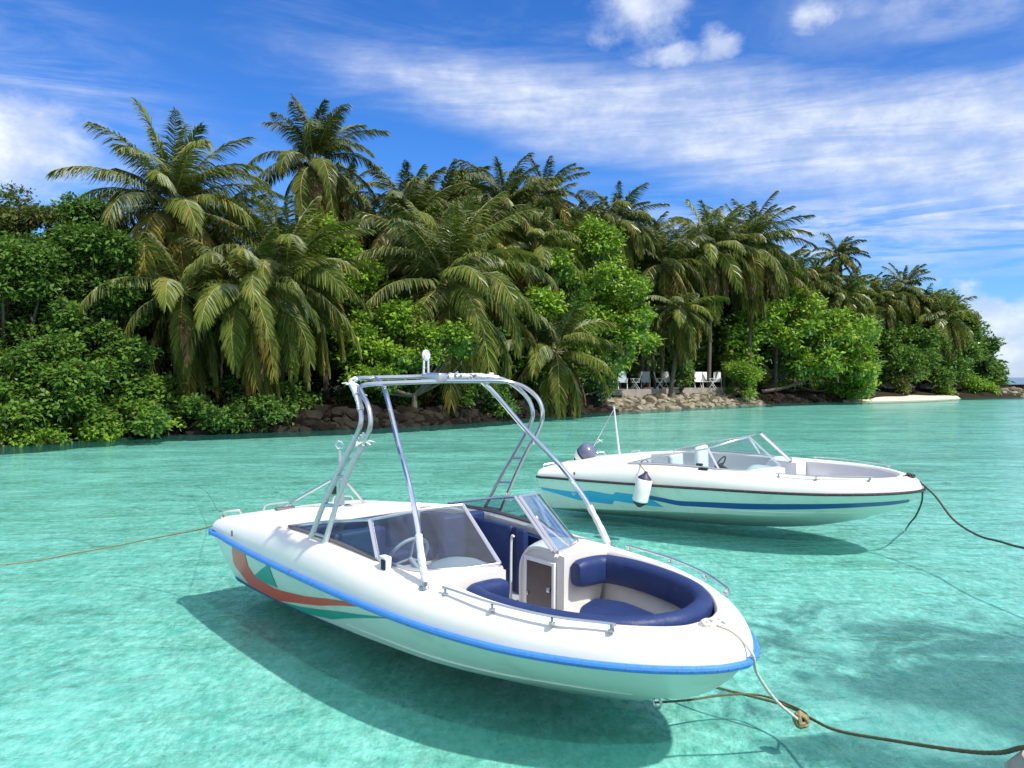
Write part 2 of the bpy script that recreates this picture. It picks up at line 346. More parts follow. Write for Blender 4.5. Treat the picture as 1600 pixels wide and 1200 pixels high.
# seabed
def seabed_mat():
    m, G, o = mat('sand_seabed'); p = G.n('ShaderNodeBsdfPrincipled'); p.inputs['Roughness'].default_value = .95; p.inputs['Specular IOR Level'].default_value = .1
    P = G.n('ShaderNodeNewGeometry').outputs['Position']; sp = G.n('ShaderNodeSeparateXYZ'); G.l(P, sp.inputs[0])
    n1 = G.noise(P, .35, 5, .6, .4); n2 = G.noise(P, 2.6, 5, .65, .6); n3 = G.noise(P, 14, 4, .65)
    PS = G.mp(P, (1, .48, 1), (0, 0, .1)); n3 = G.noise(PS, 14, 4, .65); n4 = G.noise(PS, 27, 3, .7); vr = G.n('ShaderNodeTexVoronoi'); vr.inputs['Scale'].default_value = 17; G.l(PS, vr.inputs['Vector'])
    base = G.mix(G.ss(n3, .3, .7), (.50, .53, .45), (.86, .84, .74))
    base = G.mix(G.ss(n4, .60, .74), base, (1.0, .98, .90)); base = G.mix(G.m('MULTIPLY', G.ss(n4, .46, .30), .6), base, (.22, .30, .26))  # bright speckles here and below imitate caustic light in the sand colour
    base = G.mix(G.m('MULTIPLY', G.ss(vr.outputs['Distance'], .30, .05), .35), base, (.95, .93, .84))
    f2 = G.ss(n2, .42, .72); base = G.mix(G.m('MULTIPLY', f2, .42), base, (.30, .36, .26))
    # darker weed and coral ground: broad patches, more of them to the right near the quay
    near = G.m('MULTIPLY', G.ss(sp.outputs[0], 1.0, 3.2), G.ss(G.m('MULTIPLY', sp.outputs[1], -1), -9.8, -4.6))
    nw = G.noise(G.mp(P, (1, 1, 1), (0, 0, .5)), 1.1, 6, .68, .9)
    weed = G.ss(G.m('ADD', nw, G.m('MULTIPLY', near, .46)), .55, .78)
    base = G.mix(G.m('MULTIPLY', weed, .80), base, (.055, .085, .085))
    far = G.ss(n1, .48, .70); base = G.mix(G.m('MULTIPLY', G.m('MULTIPLY', far, G.ss(sp.outputs[1], 9, 16)), .38), base, (.14, .22, .15))
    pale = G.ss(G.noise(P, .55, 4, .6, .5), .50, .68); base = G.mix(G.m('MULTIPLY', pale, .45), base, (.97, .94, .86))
    # stripes of sea grass in the far channel
    fs = G.ss(G.noise(G.mp(P, (.12, .5, 1), (0, 0, .25)), 1.0, 5, .6), .45, .62)
    base = G.mix(G.m('MULTIPLY', G.m('MULTIPLY', fs, G.ss(sp.outputs[1], 12, 22)), .32), base, (.10, .20, .15))
    # deep open sea beyond the reef
    deep = G.ss(G.m('ADD', sp.outputs[1], G.m('MULTIPLY', n1, 10)), 98, 112)
    base = G.mix(deep, base, (.006, .035, .16))
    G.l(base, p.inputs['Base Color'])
    b = G.n('ShaderNodeBump'); b.inputs['Strength'].default_value = .8; b.inputs['Distance'].default_value = .06
    G.l(G.m('ADD', G.m('MULTIPLY', n3, .3), n2), b.inputs['Height']); G.l(b.outputs[0], p.inputs['Normal'])
    G.l(p.outputs[0], o.inputs[0]); return m
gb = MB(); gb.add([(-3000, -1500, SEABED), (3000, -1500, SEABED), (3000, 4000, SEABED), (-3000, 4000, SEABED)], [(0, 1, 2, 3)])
tag(gb.build('seabed', seabed_mat(), smooth=False), 'pale sand and coral rubble with caustic speckle painted in under the clear lagoon water', kind='structure')

def water_mat():
    m, G, o = mat('lagoon_water')
    P = G.n('ShaderNodeNewGeometry').outputs['Position']; sp = G.n('ShaderNodeSeparateXYZ'); G.l(P, sp.inputs[0])
    n0 = G.noise(G.mp(P, (.55, 1.25, 1), (0, 0, .12)), 1.0, 3, .55, .3)
    n1 = G.noise(G.mp(P, (1.0, 1.8, 1), (0, 0, -.15)), 3.2, 4, .6, .5)
    n2 = G.noise(G.mp(P, (1.0, 1.4, 1), (0, 0, .35)), 11, 3, .6, .6)
    h = G.m('ADD', G.m('MULTIPLY', n0, 1.3), G.m('ADD', G.m('MULTIPLY', n1, .34), G.m('MULTIPLY', n2, .07)))
    b = G.n('ShaderNodeBump'); b.inputs['Strength'].default_value = .55; b.inputs['Distance'].default_value = .12; G.l(h, b.inputs['Height'])
    # caustic light of the ripples, put into the transparent tint as a pattern
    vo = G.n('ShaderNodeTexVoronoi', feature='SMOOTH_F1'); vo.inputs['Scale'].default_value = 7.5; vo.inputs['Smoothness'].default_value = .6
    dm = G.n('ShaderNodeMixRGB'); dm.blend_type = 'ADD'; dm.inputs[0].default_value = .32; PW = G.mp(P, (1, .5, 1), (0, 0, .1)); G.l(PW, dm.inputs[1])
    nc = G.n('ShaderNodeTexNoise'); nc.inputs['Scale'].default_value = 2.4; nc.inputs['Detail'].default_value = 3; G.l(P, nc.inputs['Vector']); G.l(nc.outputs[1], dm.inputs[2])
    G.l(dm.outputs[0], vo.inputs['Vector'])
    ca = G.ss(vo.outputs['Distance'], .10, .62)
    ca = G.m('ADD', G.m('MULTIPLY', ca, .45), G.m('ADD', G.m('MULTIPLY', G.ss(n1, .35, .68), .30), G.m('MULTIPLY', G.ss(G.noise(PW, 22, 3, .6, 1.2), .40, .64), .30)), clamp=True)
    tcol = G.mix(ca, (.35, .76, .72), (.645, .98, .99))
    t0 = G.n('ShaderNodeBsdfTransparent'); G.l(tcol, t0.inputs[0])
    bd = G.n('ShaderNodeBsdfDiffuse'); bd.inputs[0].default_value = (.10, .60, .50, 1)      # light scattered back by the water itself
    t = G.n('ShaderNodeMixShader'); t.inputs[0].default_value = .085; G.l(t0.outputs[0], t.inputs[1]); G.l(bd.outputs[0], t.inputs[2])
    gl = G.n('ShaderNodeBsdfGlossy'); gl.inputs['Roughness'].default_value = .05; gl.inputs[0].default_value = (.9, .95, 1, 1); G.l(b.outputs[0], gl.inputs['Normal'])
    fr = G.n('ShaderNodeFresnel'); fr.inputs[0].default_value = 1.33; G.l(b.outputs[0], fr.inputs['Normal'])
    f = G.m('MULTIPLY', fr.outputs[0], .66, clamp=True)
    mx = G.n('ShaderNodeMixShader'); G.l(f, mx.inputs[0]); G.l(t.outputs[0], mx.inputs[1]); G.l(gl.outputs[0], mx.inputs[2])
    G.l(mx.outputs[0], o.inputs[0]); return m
wb = MB(); wb.add([(-3000, -1500, 0), (3000, -1500, 0), (3000, 4000, 0), (-3000, 4000, 0)], [(0, 1, 2, 3)])
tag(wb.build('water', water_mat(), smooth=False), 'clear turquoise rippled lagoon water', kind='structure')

# island ground
rows = []
for off, z in ((-1.5, -.6), (0.2, -.1), (1.2, .45), (4, .9), (12, 1.2), (60, 1.3)):
    rows.append([(p[0] + n_[0] * off, p[1] + n_[1] * off, z + .12 * math.sin(i * 1.7 + off)) for i, (p, n_) in enumerate(zip(SP, SN))])
sel = [i for i in range(len(SP)) if SP[i][0] < 62]
rows = np.array(rows)[:, sel]
rows[-1][:, 0] = np.minimum(rows[-1][:, 0], 50)
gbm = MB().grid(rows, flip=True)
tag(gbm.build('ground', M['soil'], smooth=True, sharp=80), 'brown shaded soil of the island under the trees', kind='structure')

# ================================================================== BOATS
# curves of the hull, boat frame: x forward from the transom, y to port, z up from the water
RAIL = [(0, .89, .62), (.8, .98, .63), (1.6, 1.035, .64), (2.4, 1.065, .65), (3.2, 1.075, .66), (3.9, 1.03, .662), (4.5, .91, .663), (4.95, .72, .664), (5.25, .525, .665), (5.44, .34, .665), (5.56, .165, .665), (5.61, 0, .665)]
CHINE = [(0, .62, .06), (.8, .73, .13), (1.6, .78, .18), (2.4, .79, .225), (3.0, .77, .25), (3.6, .70, .26), (4.05, .56, .265), (4.4, .40, .27), (4.65, .25, .265), (4.84, .12, .26), (4.93, .05, .26), (4.95, 0, .26)]
KEEL = [(0, 0, -.09), (.8, 0, -.095), (1.6, 0, -.095), (2.4, 0, -.09), (3.0, 0, -.07), (3.6, 0, -.03), (4.05, 0, .02), (4.4, 0, .09), (4.65, 0, .15), (4.84, 0, .20), (4.93, 0, .237), (4.95, 0, .255)]
RIM = [(.04, .70, .755), (.8, .80, .83), (1.6, .86, .905), (2.4, .875, .925), (3.15, .865, .905), (3.85, .80, .89), (4.3, .785, .875), (4.65, .70, .865), (4.95, .56, .855), (5.17, .36, .845), (5.30, .17, .84), (5.33, 0, .84)]
KU = 6
cR, cC, cK, cI = (crom(q, KU) for q in (RAIL, CHINE, KEEL, RIM)); cR[-1, 1] = cC[-1, 1] = cI[-1, 1] = 0
NU = len(cR)
def side_pt(u, v, sgn=-1, off=0.0):
    """point on the topside: u 0..NU-1 along, v 0 at the rail, 1 at the chine"""
    u = min(max(u, 0), NU - 1.001); i = int(u); t = u - i
    a = cR[i] * (1 - t) + cR[i + 1] * t; b = cC[i] * (1 - t) + cC[i + 1] * t
    bow = (u / (NU - 1)) ** 3
    p = a * (1 - v) + b * v
    q = 4 * v * (1 - v)
    p = p + np.array([.055 * q * bow ** 3, -.035 * q * bow * (1 - bow ** 4) + .012 * q * (1 - bow), -.06 * q * bow])
    p[1] += off * .95; p[2] -= off * .3; p[0] += off * bow
    return np.array([p[0], sgn * p[1], p[2]])
def deck_pt(i, t, sgn=-1):
    a = cR[i] + np.array([0, -.004, .012]); b = cI[i]
    s_, c_ = math.sin(t * math.pi / 2), math.cos(t * math.pi / 2)
    w = 1 - c_ ** 1.0; h = s_ ** 0.92
    p = np.array([a[0] + (b[0] - a[0]) * w, a[1] + (b[1] - a[1]) * w, a[2] + (b[2] - a[2]) * h])
    return np.array([p[0], sgn * p[1], p[2]])
def curve_at(C, x):
    return np.array([x, np.interp(x, C[:, 0], C[:, 1]), np.interp(x, C[:, 0], C[:, 2])])
#---ENDCURVES
def surf_strip(top, bot, n=48, off=.004):
    """thin marking lying on the starboard topside between two (u,v) polylines"""
    def rs(L):
        L = np.array(L, float); d = np.r_[0, np.cumsum(np.hypot(np.diff(L[:, 0]) / 8, np.diff(L[:, 1])))]; t = np.linspace(0, d[-1], n)
        return np.c_[np.interp(t, d, L[:, 0]), np.interp(t, d, L[:, 1])]
    a, b = rs(top), rs(bot); m = MB()
    m.grid([[side_pt(*(p * (1 - k) + q * k), -1, off) for k in np.linspace(0, 1, 7)] for p, q in zip(a, b)], flip=False)
    return m
def surf_poly(P, off=.0045, n=10):
    """marking from a quad of (u,v) corners"""
    a, b, c, d = [np.array(q, float) for q in P]; m = MB()
    m.grid([[side_pt(*((a * (1 - s) + b * s) * (1 - t) + (d * (1 - s) + c * s) * t), -1, off) for t in np.linspace(0, 1, n)] for s in np.linspace(0, 1, n)])
    return m

def waterline(z):
    """plan outline of the topsides at height z"""
    L_ = []
    for i in range(NU):
        r_, c_ = cR[i], cC[i]; t = min(1, max(-.25, (z - c_[2]) / (r_[2] - c_[2]))); L_.append(c_ + (r_ - c_) * t)
    return np.array(L_)
_wl = {}
def in_w(x, z, m=.05):
    """room inside the shell at height z, so that no inner moulding pokes through the hull"""
    k = round(z, 3)
    if k not in _wl: _wl[k] = waterline(z)
    L_ = _wl[k]
    return max(0.0, float(np.interp(x, L_[:, 0], L_[:, 1], right=0)) - m)
def in_x(z, m=.10):
    k = round(z, 3)
    if k not in _wl: _wl[k] = waterline(z)
    return float(_wl[k][-1, 0]) - m
X_AFT = 1.2            # where the cockpit opening starts
def make_hull(root, railmat, linermat, floorz=.31, rr_=.0235):
    # topsides and bottom, both sides, and transom
    m = MB()
    for s_ in (-1, 1):
        G_ = [[side_pt(i if i < NU - 1 else NU - 1.0011, v, s_) for v in np.linspace(0, 1, 10)] for i in range(NU)]
        m.grid(G_, flip=(s_ == -1))
        B_ = []
        for i in range(NU):
            a, b = cC[i], cK[i]; row = []
            for v in np.linspace(0, 1, 7):
                p = a * (1 - v) + b * v; row.append((p[0], s_ * p[1], p[2] - .012 * math.sin(v * math.pi * 3) ** 2 * (1 - i / NU)))
            B_.append(row)
        m.grid(B_, flip=(s_ == -1))
    ring = [tuple(side_pt(0, v, -1)) for v in np.linspace(0, 1, 6)] + [(0, 0, -.09)] + [tuple(side_pt(0, v, 1)) for v in np.linspace(1, 0, 6)]
    m.add(ring, [tuple(range(len(ring)))])
    m.build('hull', M['hullgel'], root, sharp=40)
    # moulded lower step just under the chine and a spray rail, both real ridges
    for s_ in (-1, 1):
        sr = MB(); path = [side_pt(u, .80, s_, .004) for u in np.linspace(20, NU - 14, 26)]
        sr.tube(path, [.002, .006, .006, .002], n=6); sr.build('spray_rail', M['hullgel'], root)
    # deck sides
    d = MB()
    for s_ in (-1, 1):
        G_ = []
        for i in range(NU):
            row = [deck_pt(i, t, s_) for t in np.linspace(0, 1, 10)]
            b = cI[i]
            if b[0] >= X_AFT - .05:
                k = .03 if i < NU - 9 else .03
                nrm = np.array([0, -1.]) if i < NU - 8 else np.array([-(b[0] - 4.75), -b[1]]); nrm = nrm / (np.linalg.norm(nrm) + 1e-9)
                for (q, dz) in ((.35, -.003), (.8, -.016), (1, -.04)):
                    row.append(np.array([b[0] + nrm[0] * k * q, s_ * max(0, b[1] + nrm[1] * k * q), b[2] + dz]))
            else:
                for q in range(3): row.append(np.array([b[0], s_ * b[1] * (1 - .004 * q), b[2]]))
            G_.append(row)
        d.grid(G_, flip=(s_ == 1))
    # stern deck with a soft crown, closed down to the rail at the transom
    xs_ = np.linspace(.04, X_AFT, 12); AG = []
    for x in xs_:
        c = curve_at(cI, x); AG.append([(x, y * c[1], c[2] + .05 * (1 - y * y) * min(1, (x + .1) * 1.4)) for y in np.linspace(-1, 1, 17)])
    d.grid(AG)
    TG = []
    for t in np.linspace(0, 1, 6):
        row = []
        for k, y in enumerate(np.linspace(-1, 1, 17)):
            a = np.array([0.0, y * .885, .632]); b = np.array(AG[0][k]); w = 1 - math.cos(t * math.pi / 2); h = math.sin(t * math.pi / 2)
            row.append((a[0] + (b[0] - a[0]) * w, a[1] + (b[1] - a[1]) * w, a[2] + (b[2] - a[2]) * h))
        TG.append(row)
    d.grid(TG)
    # edge of the stern deck turned down into the cockpit
    e = [AG[-1][k] for k in range(17)]
    d.grid([e, [(p[0] + .02, p[1], p[2] - .012) for p in e], [(p[0] + .028, p[1], p[2] - .05) for p in e], [(p[0] + .03, p[1] * .97, p[2] - .12) for p in e]])
    d.build('deck', M['gel'], root, sharp=50)
    # inner liner walls and sole
    li = MB(); idx = [i for i in range(NU) if cI[i][0] >= X_AFT - .03]
    for s_ in (-1, 1):
        W_ = []
        for i in idx:
            b = cI[i]; nrm = np.array([0, -1.]) if i < NU - 8 else np.array([-(b[0] - 4.75), -b[1]]); nrm /= np.linalg.norm(nrm) + 1e-9
            row = []
            for (z, k) in ((b[2] - .04, .03), (b[2] - .08, .022), (b[2] - .25, .04), (floorz + .08, .07), (floorz, .12)):
                xx = min(b[0] + nrm[0] * k, in_x(z)); row.append((xx, s_ * min(in_w(xx, z), max(0, b[1] + nrm[1] * k)), z))
            W_.append(row)
        li.grid(W_, flip=(s_ == -1))
    li.grid([[(X_AFT + .03, y, z) for z in (.80, .5, floorz)] for y in (-.82, 0, .82)])
    li.build('cockpit_liner', linermat, root)
    fl = MB(); fl.grid([[(x, y * max(.01, in_w(x, floorz - .004, .07)), floorz - .004) for y in (-1, 0, 1)] for x in np.linspace(X_AFT, 4.85, 24)]); fl.build('floor', M['grayliner'], root)
    # rub rail round the sheer and across the transom
    nr = []
    for i in range(NU):
        t_ = cR[min(i + 1, NU - 1)] - cR[max(i - 1, 0)]; v_ = np.array([-t_[1], t_[0]]); nr.append(v_ / np.linalg.norm(v_))
    nr[-1] = np.array([1., 0.])
    rr = MB(); ro = [(c[0] + .012 * v[0], c[1] + .012 * v[1], c[2]) for c, v in list(zip(cR, nr))[:-1:2]]; P = [(a, -b, c) for a, b, c in ro] + [(cR[-1][0] + .012, 0, cR[-1][2])] + ro[::-1]
    P = [(-.015, -.45, .62)] + P + [(-.015, .45, .62), (-.015, 0, .62), (-.015, -.45, .62)]
    pp_ = []
    rr.tube(P, rr_, n=10, k=2, caps=False); nface = len(rr.f); rv = rr
    for i in range(3, NU - 3, 2):
        c = cR[i]; dx, dy = nr[i]
        for s_ in (-1, 1):
            rv.rbox((c[0] + dx * (rr_ + .0115), s_ * (c[1] + dy * (rr_ + .0115)), c[2]), (.005, .005, .005), .0035, n=1)
    o = rr.build('rub_rail', [railmat, M['darkalu']], root); mi = np.zeros(len(o.data.polygons), dtype=np.int32); mi[nface:] = 1; o.data.polygons.foreach_set('material_index', mi)

def bow_rail(root, s_, foots, h=.040, r=.0085):
    P = []
    for k, (x, y, z) in enumerate(foots): P.append((x, s_ * y, z + h))
    path = [(foots[0][0] - .015, s_ * foots[0][1], foots[0][2]), (foots[0][0], s_ * foots[0][1], foots[0][2] + h * .7)] + P + [(foots[-1][0] + .01, s_ * foots[-1][1], foots[-1][2] + h * .7), (foots[-1][0] + .015, s_ * foots[-1][1], foots[-1][2])]
    m = MB().tube(path, r, n=8, k=4)
    o = m.build('grab_rail', M['steel'], root)
    for (x, y, z) in foots:
        st = MB(); st.lathe([(.0, 0), (.022, 0), (.020, .008), (.009, .014), (.009, h - .005)], (x, s_ * y, z - .004), n=12); st.build('stanchion', M['steel'], o)
def windscreen(root, top_dz=0.0, frame=None, gl='glass', glside='tintglass', open_gap=.285):
    bot = [(1.66, .855, .925), (2.3, .872, .945), (3.0, .868, .925), (3.15, .862, .918), (3.40, .815, .905), (3.58, .72, .905), (3.70, .56, .915), (3.79, open_gap, .925)]
    top = [(1.70, .852, .935), (2.25, .855, 1.055), (2.86, .835, 1.165), (2.96, .825, 1.185), (3.10, .745, 1.225), (3.20, .64, 1.255), (3.28, .50, 1.275), (3.354, open_gap, 1.285)]
    top = [(x, y, z + top_dz * (z - .93) / .35) for x, y, z in top]
    cb, ct = crom(bot, 4), crom(top, 4); kd = 3 * 4 - 2
    for s_ in (-1, 1):
        b_ = [(p[0], s_ * p[1], p[2] + .0) for p in cb]; t_ = [(p[0], s_ * p[1], p[2]) for p in ct]
        side = 'windscreen'
        fr = MB()
        fr.tube(t_, .0125, n=6, k=1); fr.build('windscreen_frame', M['alu'], root, sharp=60)
        fb = MB(); fb.tube(b_[:kd + 1], .021, n=6, k=1, flat=.8); fb.build('lower_frame', M['darkalu'] if frame is None else M[frame], root, sharp=60)
        f2 = MB(); f2.tube(b_[kd:], .013, n=6, k=1); f2.build('lower_frame', M['alu'], root, sharp=60)
        f3 = MB(); f3.tube([b_[kd], t_[kd]], .019, n=4, smooth=False); f3.build('corner_post', M['alu'], root)
        f4 = MB(); f4.tube([b_[-1], t_[-1]], .015, n=6, smooth=False)
        if s_ == 1:
            off = np.array([-.02, -.028, .0]); f4.tube([np.array(b_[-1]) + off, np.array(t_[-1]) + off], .013, n=6, smooth=False)
        f4.build('centre_post', M['alu'], root)
        # aft glass and front glass, real 5 mm panes
        for (a, b, nm, mt) in ((0, kd, 'side_glass', glside), (kd, len(b_) - 1, 'front_glass', gl if s_ == 1 else glside)):
            g1 = [[np.array(b_[i]) * (1 - v) + np.array(t_[i]) * v for v in np.linspace(0, 1, 4)] for i in range(a, b + 1)]
            q = MB().grid(g1); q.build(nm, M[mt], root, sharp=80)
    # fascia moulding under the glass on which the screen stands
    for s_ in (-1, 1):
        q = MB(); q.grid([[(p[0] - .0, s_ * (p[1] - dy), p[2] + dz - .02) for dy, dz in ((-.03, -.012), (-.012, .006), (.02, .006), (.035, -.02))] for p in cb], flip=(s_ == -1))
        q.build('screen_base', M['gel'], root)
def console(root, s_, linermat, hump=.07, x0=3.36, x1=3.86, gap=.29, floorz=.32):
    # dashboard block between side and walkway, with an arched top; its forward face is the bulkhead of the bow well
    m = MB(); rows = []
    for x in np.r_[x0, x0 + .012, x0 + .03, x0 + .06, np.linspace(x0 + .10, x1, 7)]:
        c = curve_at(cI, x); ys = np.linspace(gap, c[1] - .02, 9); t = (x - x0) / (x1 - x0)
        row = [(x, s_ * gap, floorz)]
        for k, y in enumerate(ys):
            w = k / 8; row.append((x, s_ * y, .885 + hump * math.sin(math.pi * min(1, .12 + w * .9)) ** .8 * (1 - .75 * t) - .16 * (1 - min(1, t / .3)) ** 2.2))
        row.append((x, s_ * min(ys[-1], in_w(x, floorz)), floorz)); rows.append(row)
    m.grid(rows, flip=(s_ == 1))
    for r_, fl in ((rows[0], s_ == 1), (rows[-1], s_ == -1)):
        f = tuple(range(len(r_))); m.add(r_, [f if fl else f[::-1]])
    return m.build('dashboard', linermat, root, sharp=40)
def cushion(name, path, w, h, root, material, r=.045, yaw=True):
    """padded bolster: rounded-rectangle section swept along a plan curve (centre line)"""
    P = crom(path, 6); T = np.gradient(P, axis=0); T[:, 2] = 0; T /= np.linalg.norm(T, axis=1)[:, None] + 1e-9; N = np.c_[-T[:, 1], T[:, 0], 0 * T[:, 0]]
    sec = []
    for (cx, cz, a0) in ((w / 2 - r, h / 2 - r, 0), (-w / 2 + r, h / 2 - r, 90), (-w / 2 + r, -h / 2 + r, 180), (w / 2 - r, -h / 2 + r, 270)):
        for a in (0, 30, 60, 90): sec.append((cx + r * math.cos(R(a0 + a)), cz + r * math.sin(R(a0 + a))))
    rows = []; L = len(P)
    for i in range(L):
        e = min(i, L - 1 - i); k = [.80, .94, .99, 1][min(e, 3)]; sh = [-.012, 0, 0, 0][min(e, 3)] * (1 if i < L / 2 else -1)
        pf = 1 + .022 * math.sin(i * 1.9)
        rows.append([P[i] + T[i] * sh * -1 + N[i] * a * k * pf + np.array([0, 0, b * k]) for a, b in sec])
    m = MB().grid(rows, closev=True); n = len(sec); m.add(rows[0], [tuple(range(n))[::-1]]); m.add(rows[-1], [tuple(range(n))])
    return m.build(name, material, root, sharp=60)
def cleat_handle(root, p0, p1, h=.055, mt='steel'):
    p0, p1 = np.array(p0), np.array(p1); d = (p1 - p0); u = np.array([0, 0, h])
    m = MB().tube([p0, p0 + d * .06 + u * .75, p0 + d * .2 + u, p1 - d * .2 + u, p1 - d * .06 + u * .75, p1], .011, n=8, k=4)
    for p in (p0, p1): m.lathe([(0, 0), (.02, 0), (.02, .008), (.011, .014)], p - np.array([0, 0, .006]), n=10)
    return m.build('grab_handle', M[mt], root)

# ------------------------------------------------------------------ near boat
A_ = empty('speedboat', (-2.3729, 8.9226, 0), (0.013431, 0.024541, -0.851533))
tag(A_, 'white bowrider speedboat with blue rub rail, navy cushions and tall steel tower arch', 'boat')
make_hull(A_, M['bluerail'], M['liner'])
surf_strip([(5.2, .04), (7.85, .05), (6.9, .40), (7.4, .58), (10.6, .65), (12.63, .594), (16.1, .466), (22.23, .114), (24.6, .03)],
           [(2.75, .50), (2.6, .62), (3.48, .758), (3.78, .97), (6.33, .985), (9.5, .975), (14.08, .746), (17.43, .566), (24.6, .035)], 60).build('red_band', M['red'], A_)
surf_poly([(12.13, .05), (7.35, .56), (8.1, .60), (11.3, .594)]).build('teal_flash', M['teal'], A_)
surf_strip([(9.4, .99), (13.65, .85), (16.93, .682), (23.13, .33), (27.0, .07)], [(11.0, .995), (13.78, .985), (17.95, .83), (22.83, .442), (27.0, .075)], 50).build('teal_band', M['teal'], A_)
surf_strip([(0, .90), (4, .93), (9.08, .955), (15.8, .975), (20, .985)], [(0, .998), (4, .998), (9.08, .998), (15.8, .998), (20, .998)], 40, .005).build('boot_stripe', M['darkblue'], A_)
windscreen(A_)
for s_ in (-1, 1):
    bow_rail(A_, s_, [(3.97, .90, .865), (4.40, .865, .86), (4.80, .745, .85), (5.10, .565, .845)])
dp = console(A_, 1, M['liner'], .085); ds = console(A_, -1, M['liner'], .085)
# smoked locker door in the inboard face of the port console, with frame, hinges and latch
dr = MB(); dr.box((3.47, .268, .42), (3.745, .276, .80)); door = dr.build('locker_door', M['brownpanel'], dp)
fm = MB()
for lo, hi in (((3.435, .262, .39), (3.465, .288, .835)), ((3.75, .262, .39), (3.78, .288, .835)), ((3.465, .262, .805), (3.75, .288, .835))): fm.box(lo, hi, .006)
fm.build('door_frame', M['whiteplastic'], dp)
MB().box((3.705, .252, .60), (3.735, .268, .64), .006).build('latch', M['steel'], dp); MB().box((3.475, .256, .53), (3.49, .268, .56), .004).build('hinge', M['steel'], dp)
# rounded side fairing aft of the walkway door
MB().tube([(3.375, .287, .40), (3.372, .286, .70), (3.40, .286, .81), (3.47, .286, .885), (3.58, .286, .915), (3.72, .286, .91), (3.80, .286, .88)], .012, n=8).build('arched_trim', M['liner'], dp)
# helm: wheel and dash pod seen through the glass
wl = MB(); wl.torus((3.02, -.55, .88), (-.85, 0, .5), .17, .013, 28, 8)
for a in (90, 210, 330):
    q = Vector((-.85, 0, .5)).normalized().to_track_quat('Z', 'Y').to_matrix(); e = Vector((3.02, -.55, .88)) + q @ Vector((.165 * math.cos(R(a)), .165 * math.sin(R(a)), 0)); wl.tube([(3.05, -.55, .862), tuple(e)], .009, n=6, smooth=False)
wl.tube([(3.05, -.55, .862), (3.16, -.55, .80)], .02, n=8, smooth=False); wl.build('steering_wheel', M['whiteplastic'], A_)
# back to back seats: navy panels rising in the cockpit
def seat(root, x, y0, y1, zt, mt, base='liner'):
    s = empty('seat'); s.parent = root
    b = MB(); b.rbox((x - .02, (y0 + y1) / 2, (zt + .42) / 2 + .1), (.055, (y1 - y0) / 2, (zt - .42) / 2 + .02), .03); b.build('backrest', M[mt], s)
    c = MB(); c.rbox((x + .24, (y0 + y1) / 2, .50), (.24, (y1 - y0) / 2, .06), .035); c.build('cushion', M[mt], s)
    d = MB(); d.box((x - .04, y0 + .03, .315), (x + .44, y1 - .03, .445), .02); d.build('seat_base', M[base], s)
    return s
seat(A_, 2.30, .30, .78, .84, 'navy'); seat(A_, 2.30, -.80, -.30, .84, 'navy')
# tall navy side panels aft of the port console, split by a dark seam
pn = MB(); pn.rbox((2.62, .60, .66), (.30, .028, .28), .02); pn.build('side_panel', M['navy'], A_)
pn = MB(); pn.rbox((2.985, .585, .66), (.045, .02, .275), .012); pn.build('panel_seam', M['navydark'], A_)
pn = MB(); pn.rbox((3.085, .56, .665), (.055, .03, .28), .02); pn.build('side_panel', M['navy'], A_)
cp = MB(); cp.tube([(3.13, .40, .30), (3.13, .40, .86), (3.16, .40, .92)], .010, n=8); cp.build('grab_post', M['whiteplastic'], A_)
for s_ in (-1, 1):
    sd_ = MB(); sd_.grid([[(x, s_ * (curve_at(cI, x)[1] - .045 - dy), z) for dy, z in ((0, curve_at(cI, x)[2] - .07), (.03, curve_at(cI, x)[2] - .09), (.035, .62), (.03, .42), (0, .40))] for x in np.linspace(1.3, 3.30, 14)]); sd_.build('side_upholstery', M['navy'], A_)
# rear bench
bn = MB(); bn.rbox((1.46, 0, .46), (.22, .72, .07), .04); bn.build('rear_cushion', M['navy'], A_)
bn = MB(); bn.rbox((1.275, 0, .66), (.05, .72, .16), .035); bn.build('rear_backrest', M['navy'], A_)
bn = MB(); bn.box((1.24, -.70, .315), (1.66, .70, .395), .02); bn.build('bench_base', M['liner'], A_)
# bow well: base mouldings, seat pad and the padded surround
well = [(3.92, .34, 0), (3.93, .60, 0), (4.02, .675, 0), (4.25, .695, 0), (4.60, .635, 0), (4.88, .52, 0), (5.08, .34, 0), (5.17, .12, 0)]
pl = [(x, y, .765) for x, y, z in well] + [(5.19, 0, .765)] + [(x, -y, .765) for x, y, z in well[::-1]]
cushion('bow_backrest', pl, .125, .215, A_, M['navy'], .05)
bm = MB(); bw = [(3.87, .24), (3.87, .76), (4.3, .74), (4.62, .66), (4.9, .52), (5.12, .32), (5.25, 0), (5.12, -.32), (4.9, -.52), (4.62, -.66), (4.3, -.74), (3.87, -.76), (3.87, -.24), (4.25, -.16), (4.42, 0), (4.25, .16)]
n_ = len(bw); bm.add([(min(x, 4.75), math.copysign(min(abs(y), in_w(min(x, 4.75), .32, .08)), y), .32) for x, y in bw] + [(x, math.copysign(min(abs(y), in_w(x, .5, .04)), y), .50) for x, y in bw], [tuple(range(n_, 2 * n_))] + [(i, (i + 1) % n_, (i + 1) % n_ + n_, i + n_) for i in range(n_)])
bm.build('bow_seat_base', M['grayliner'], A_, sharp=30)
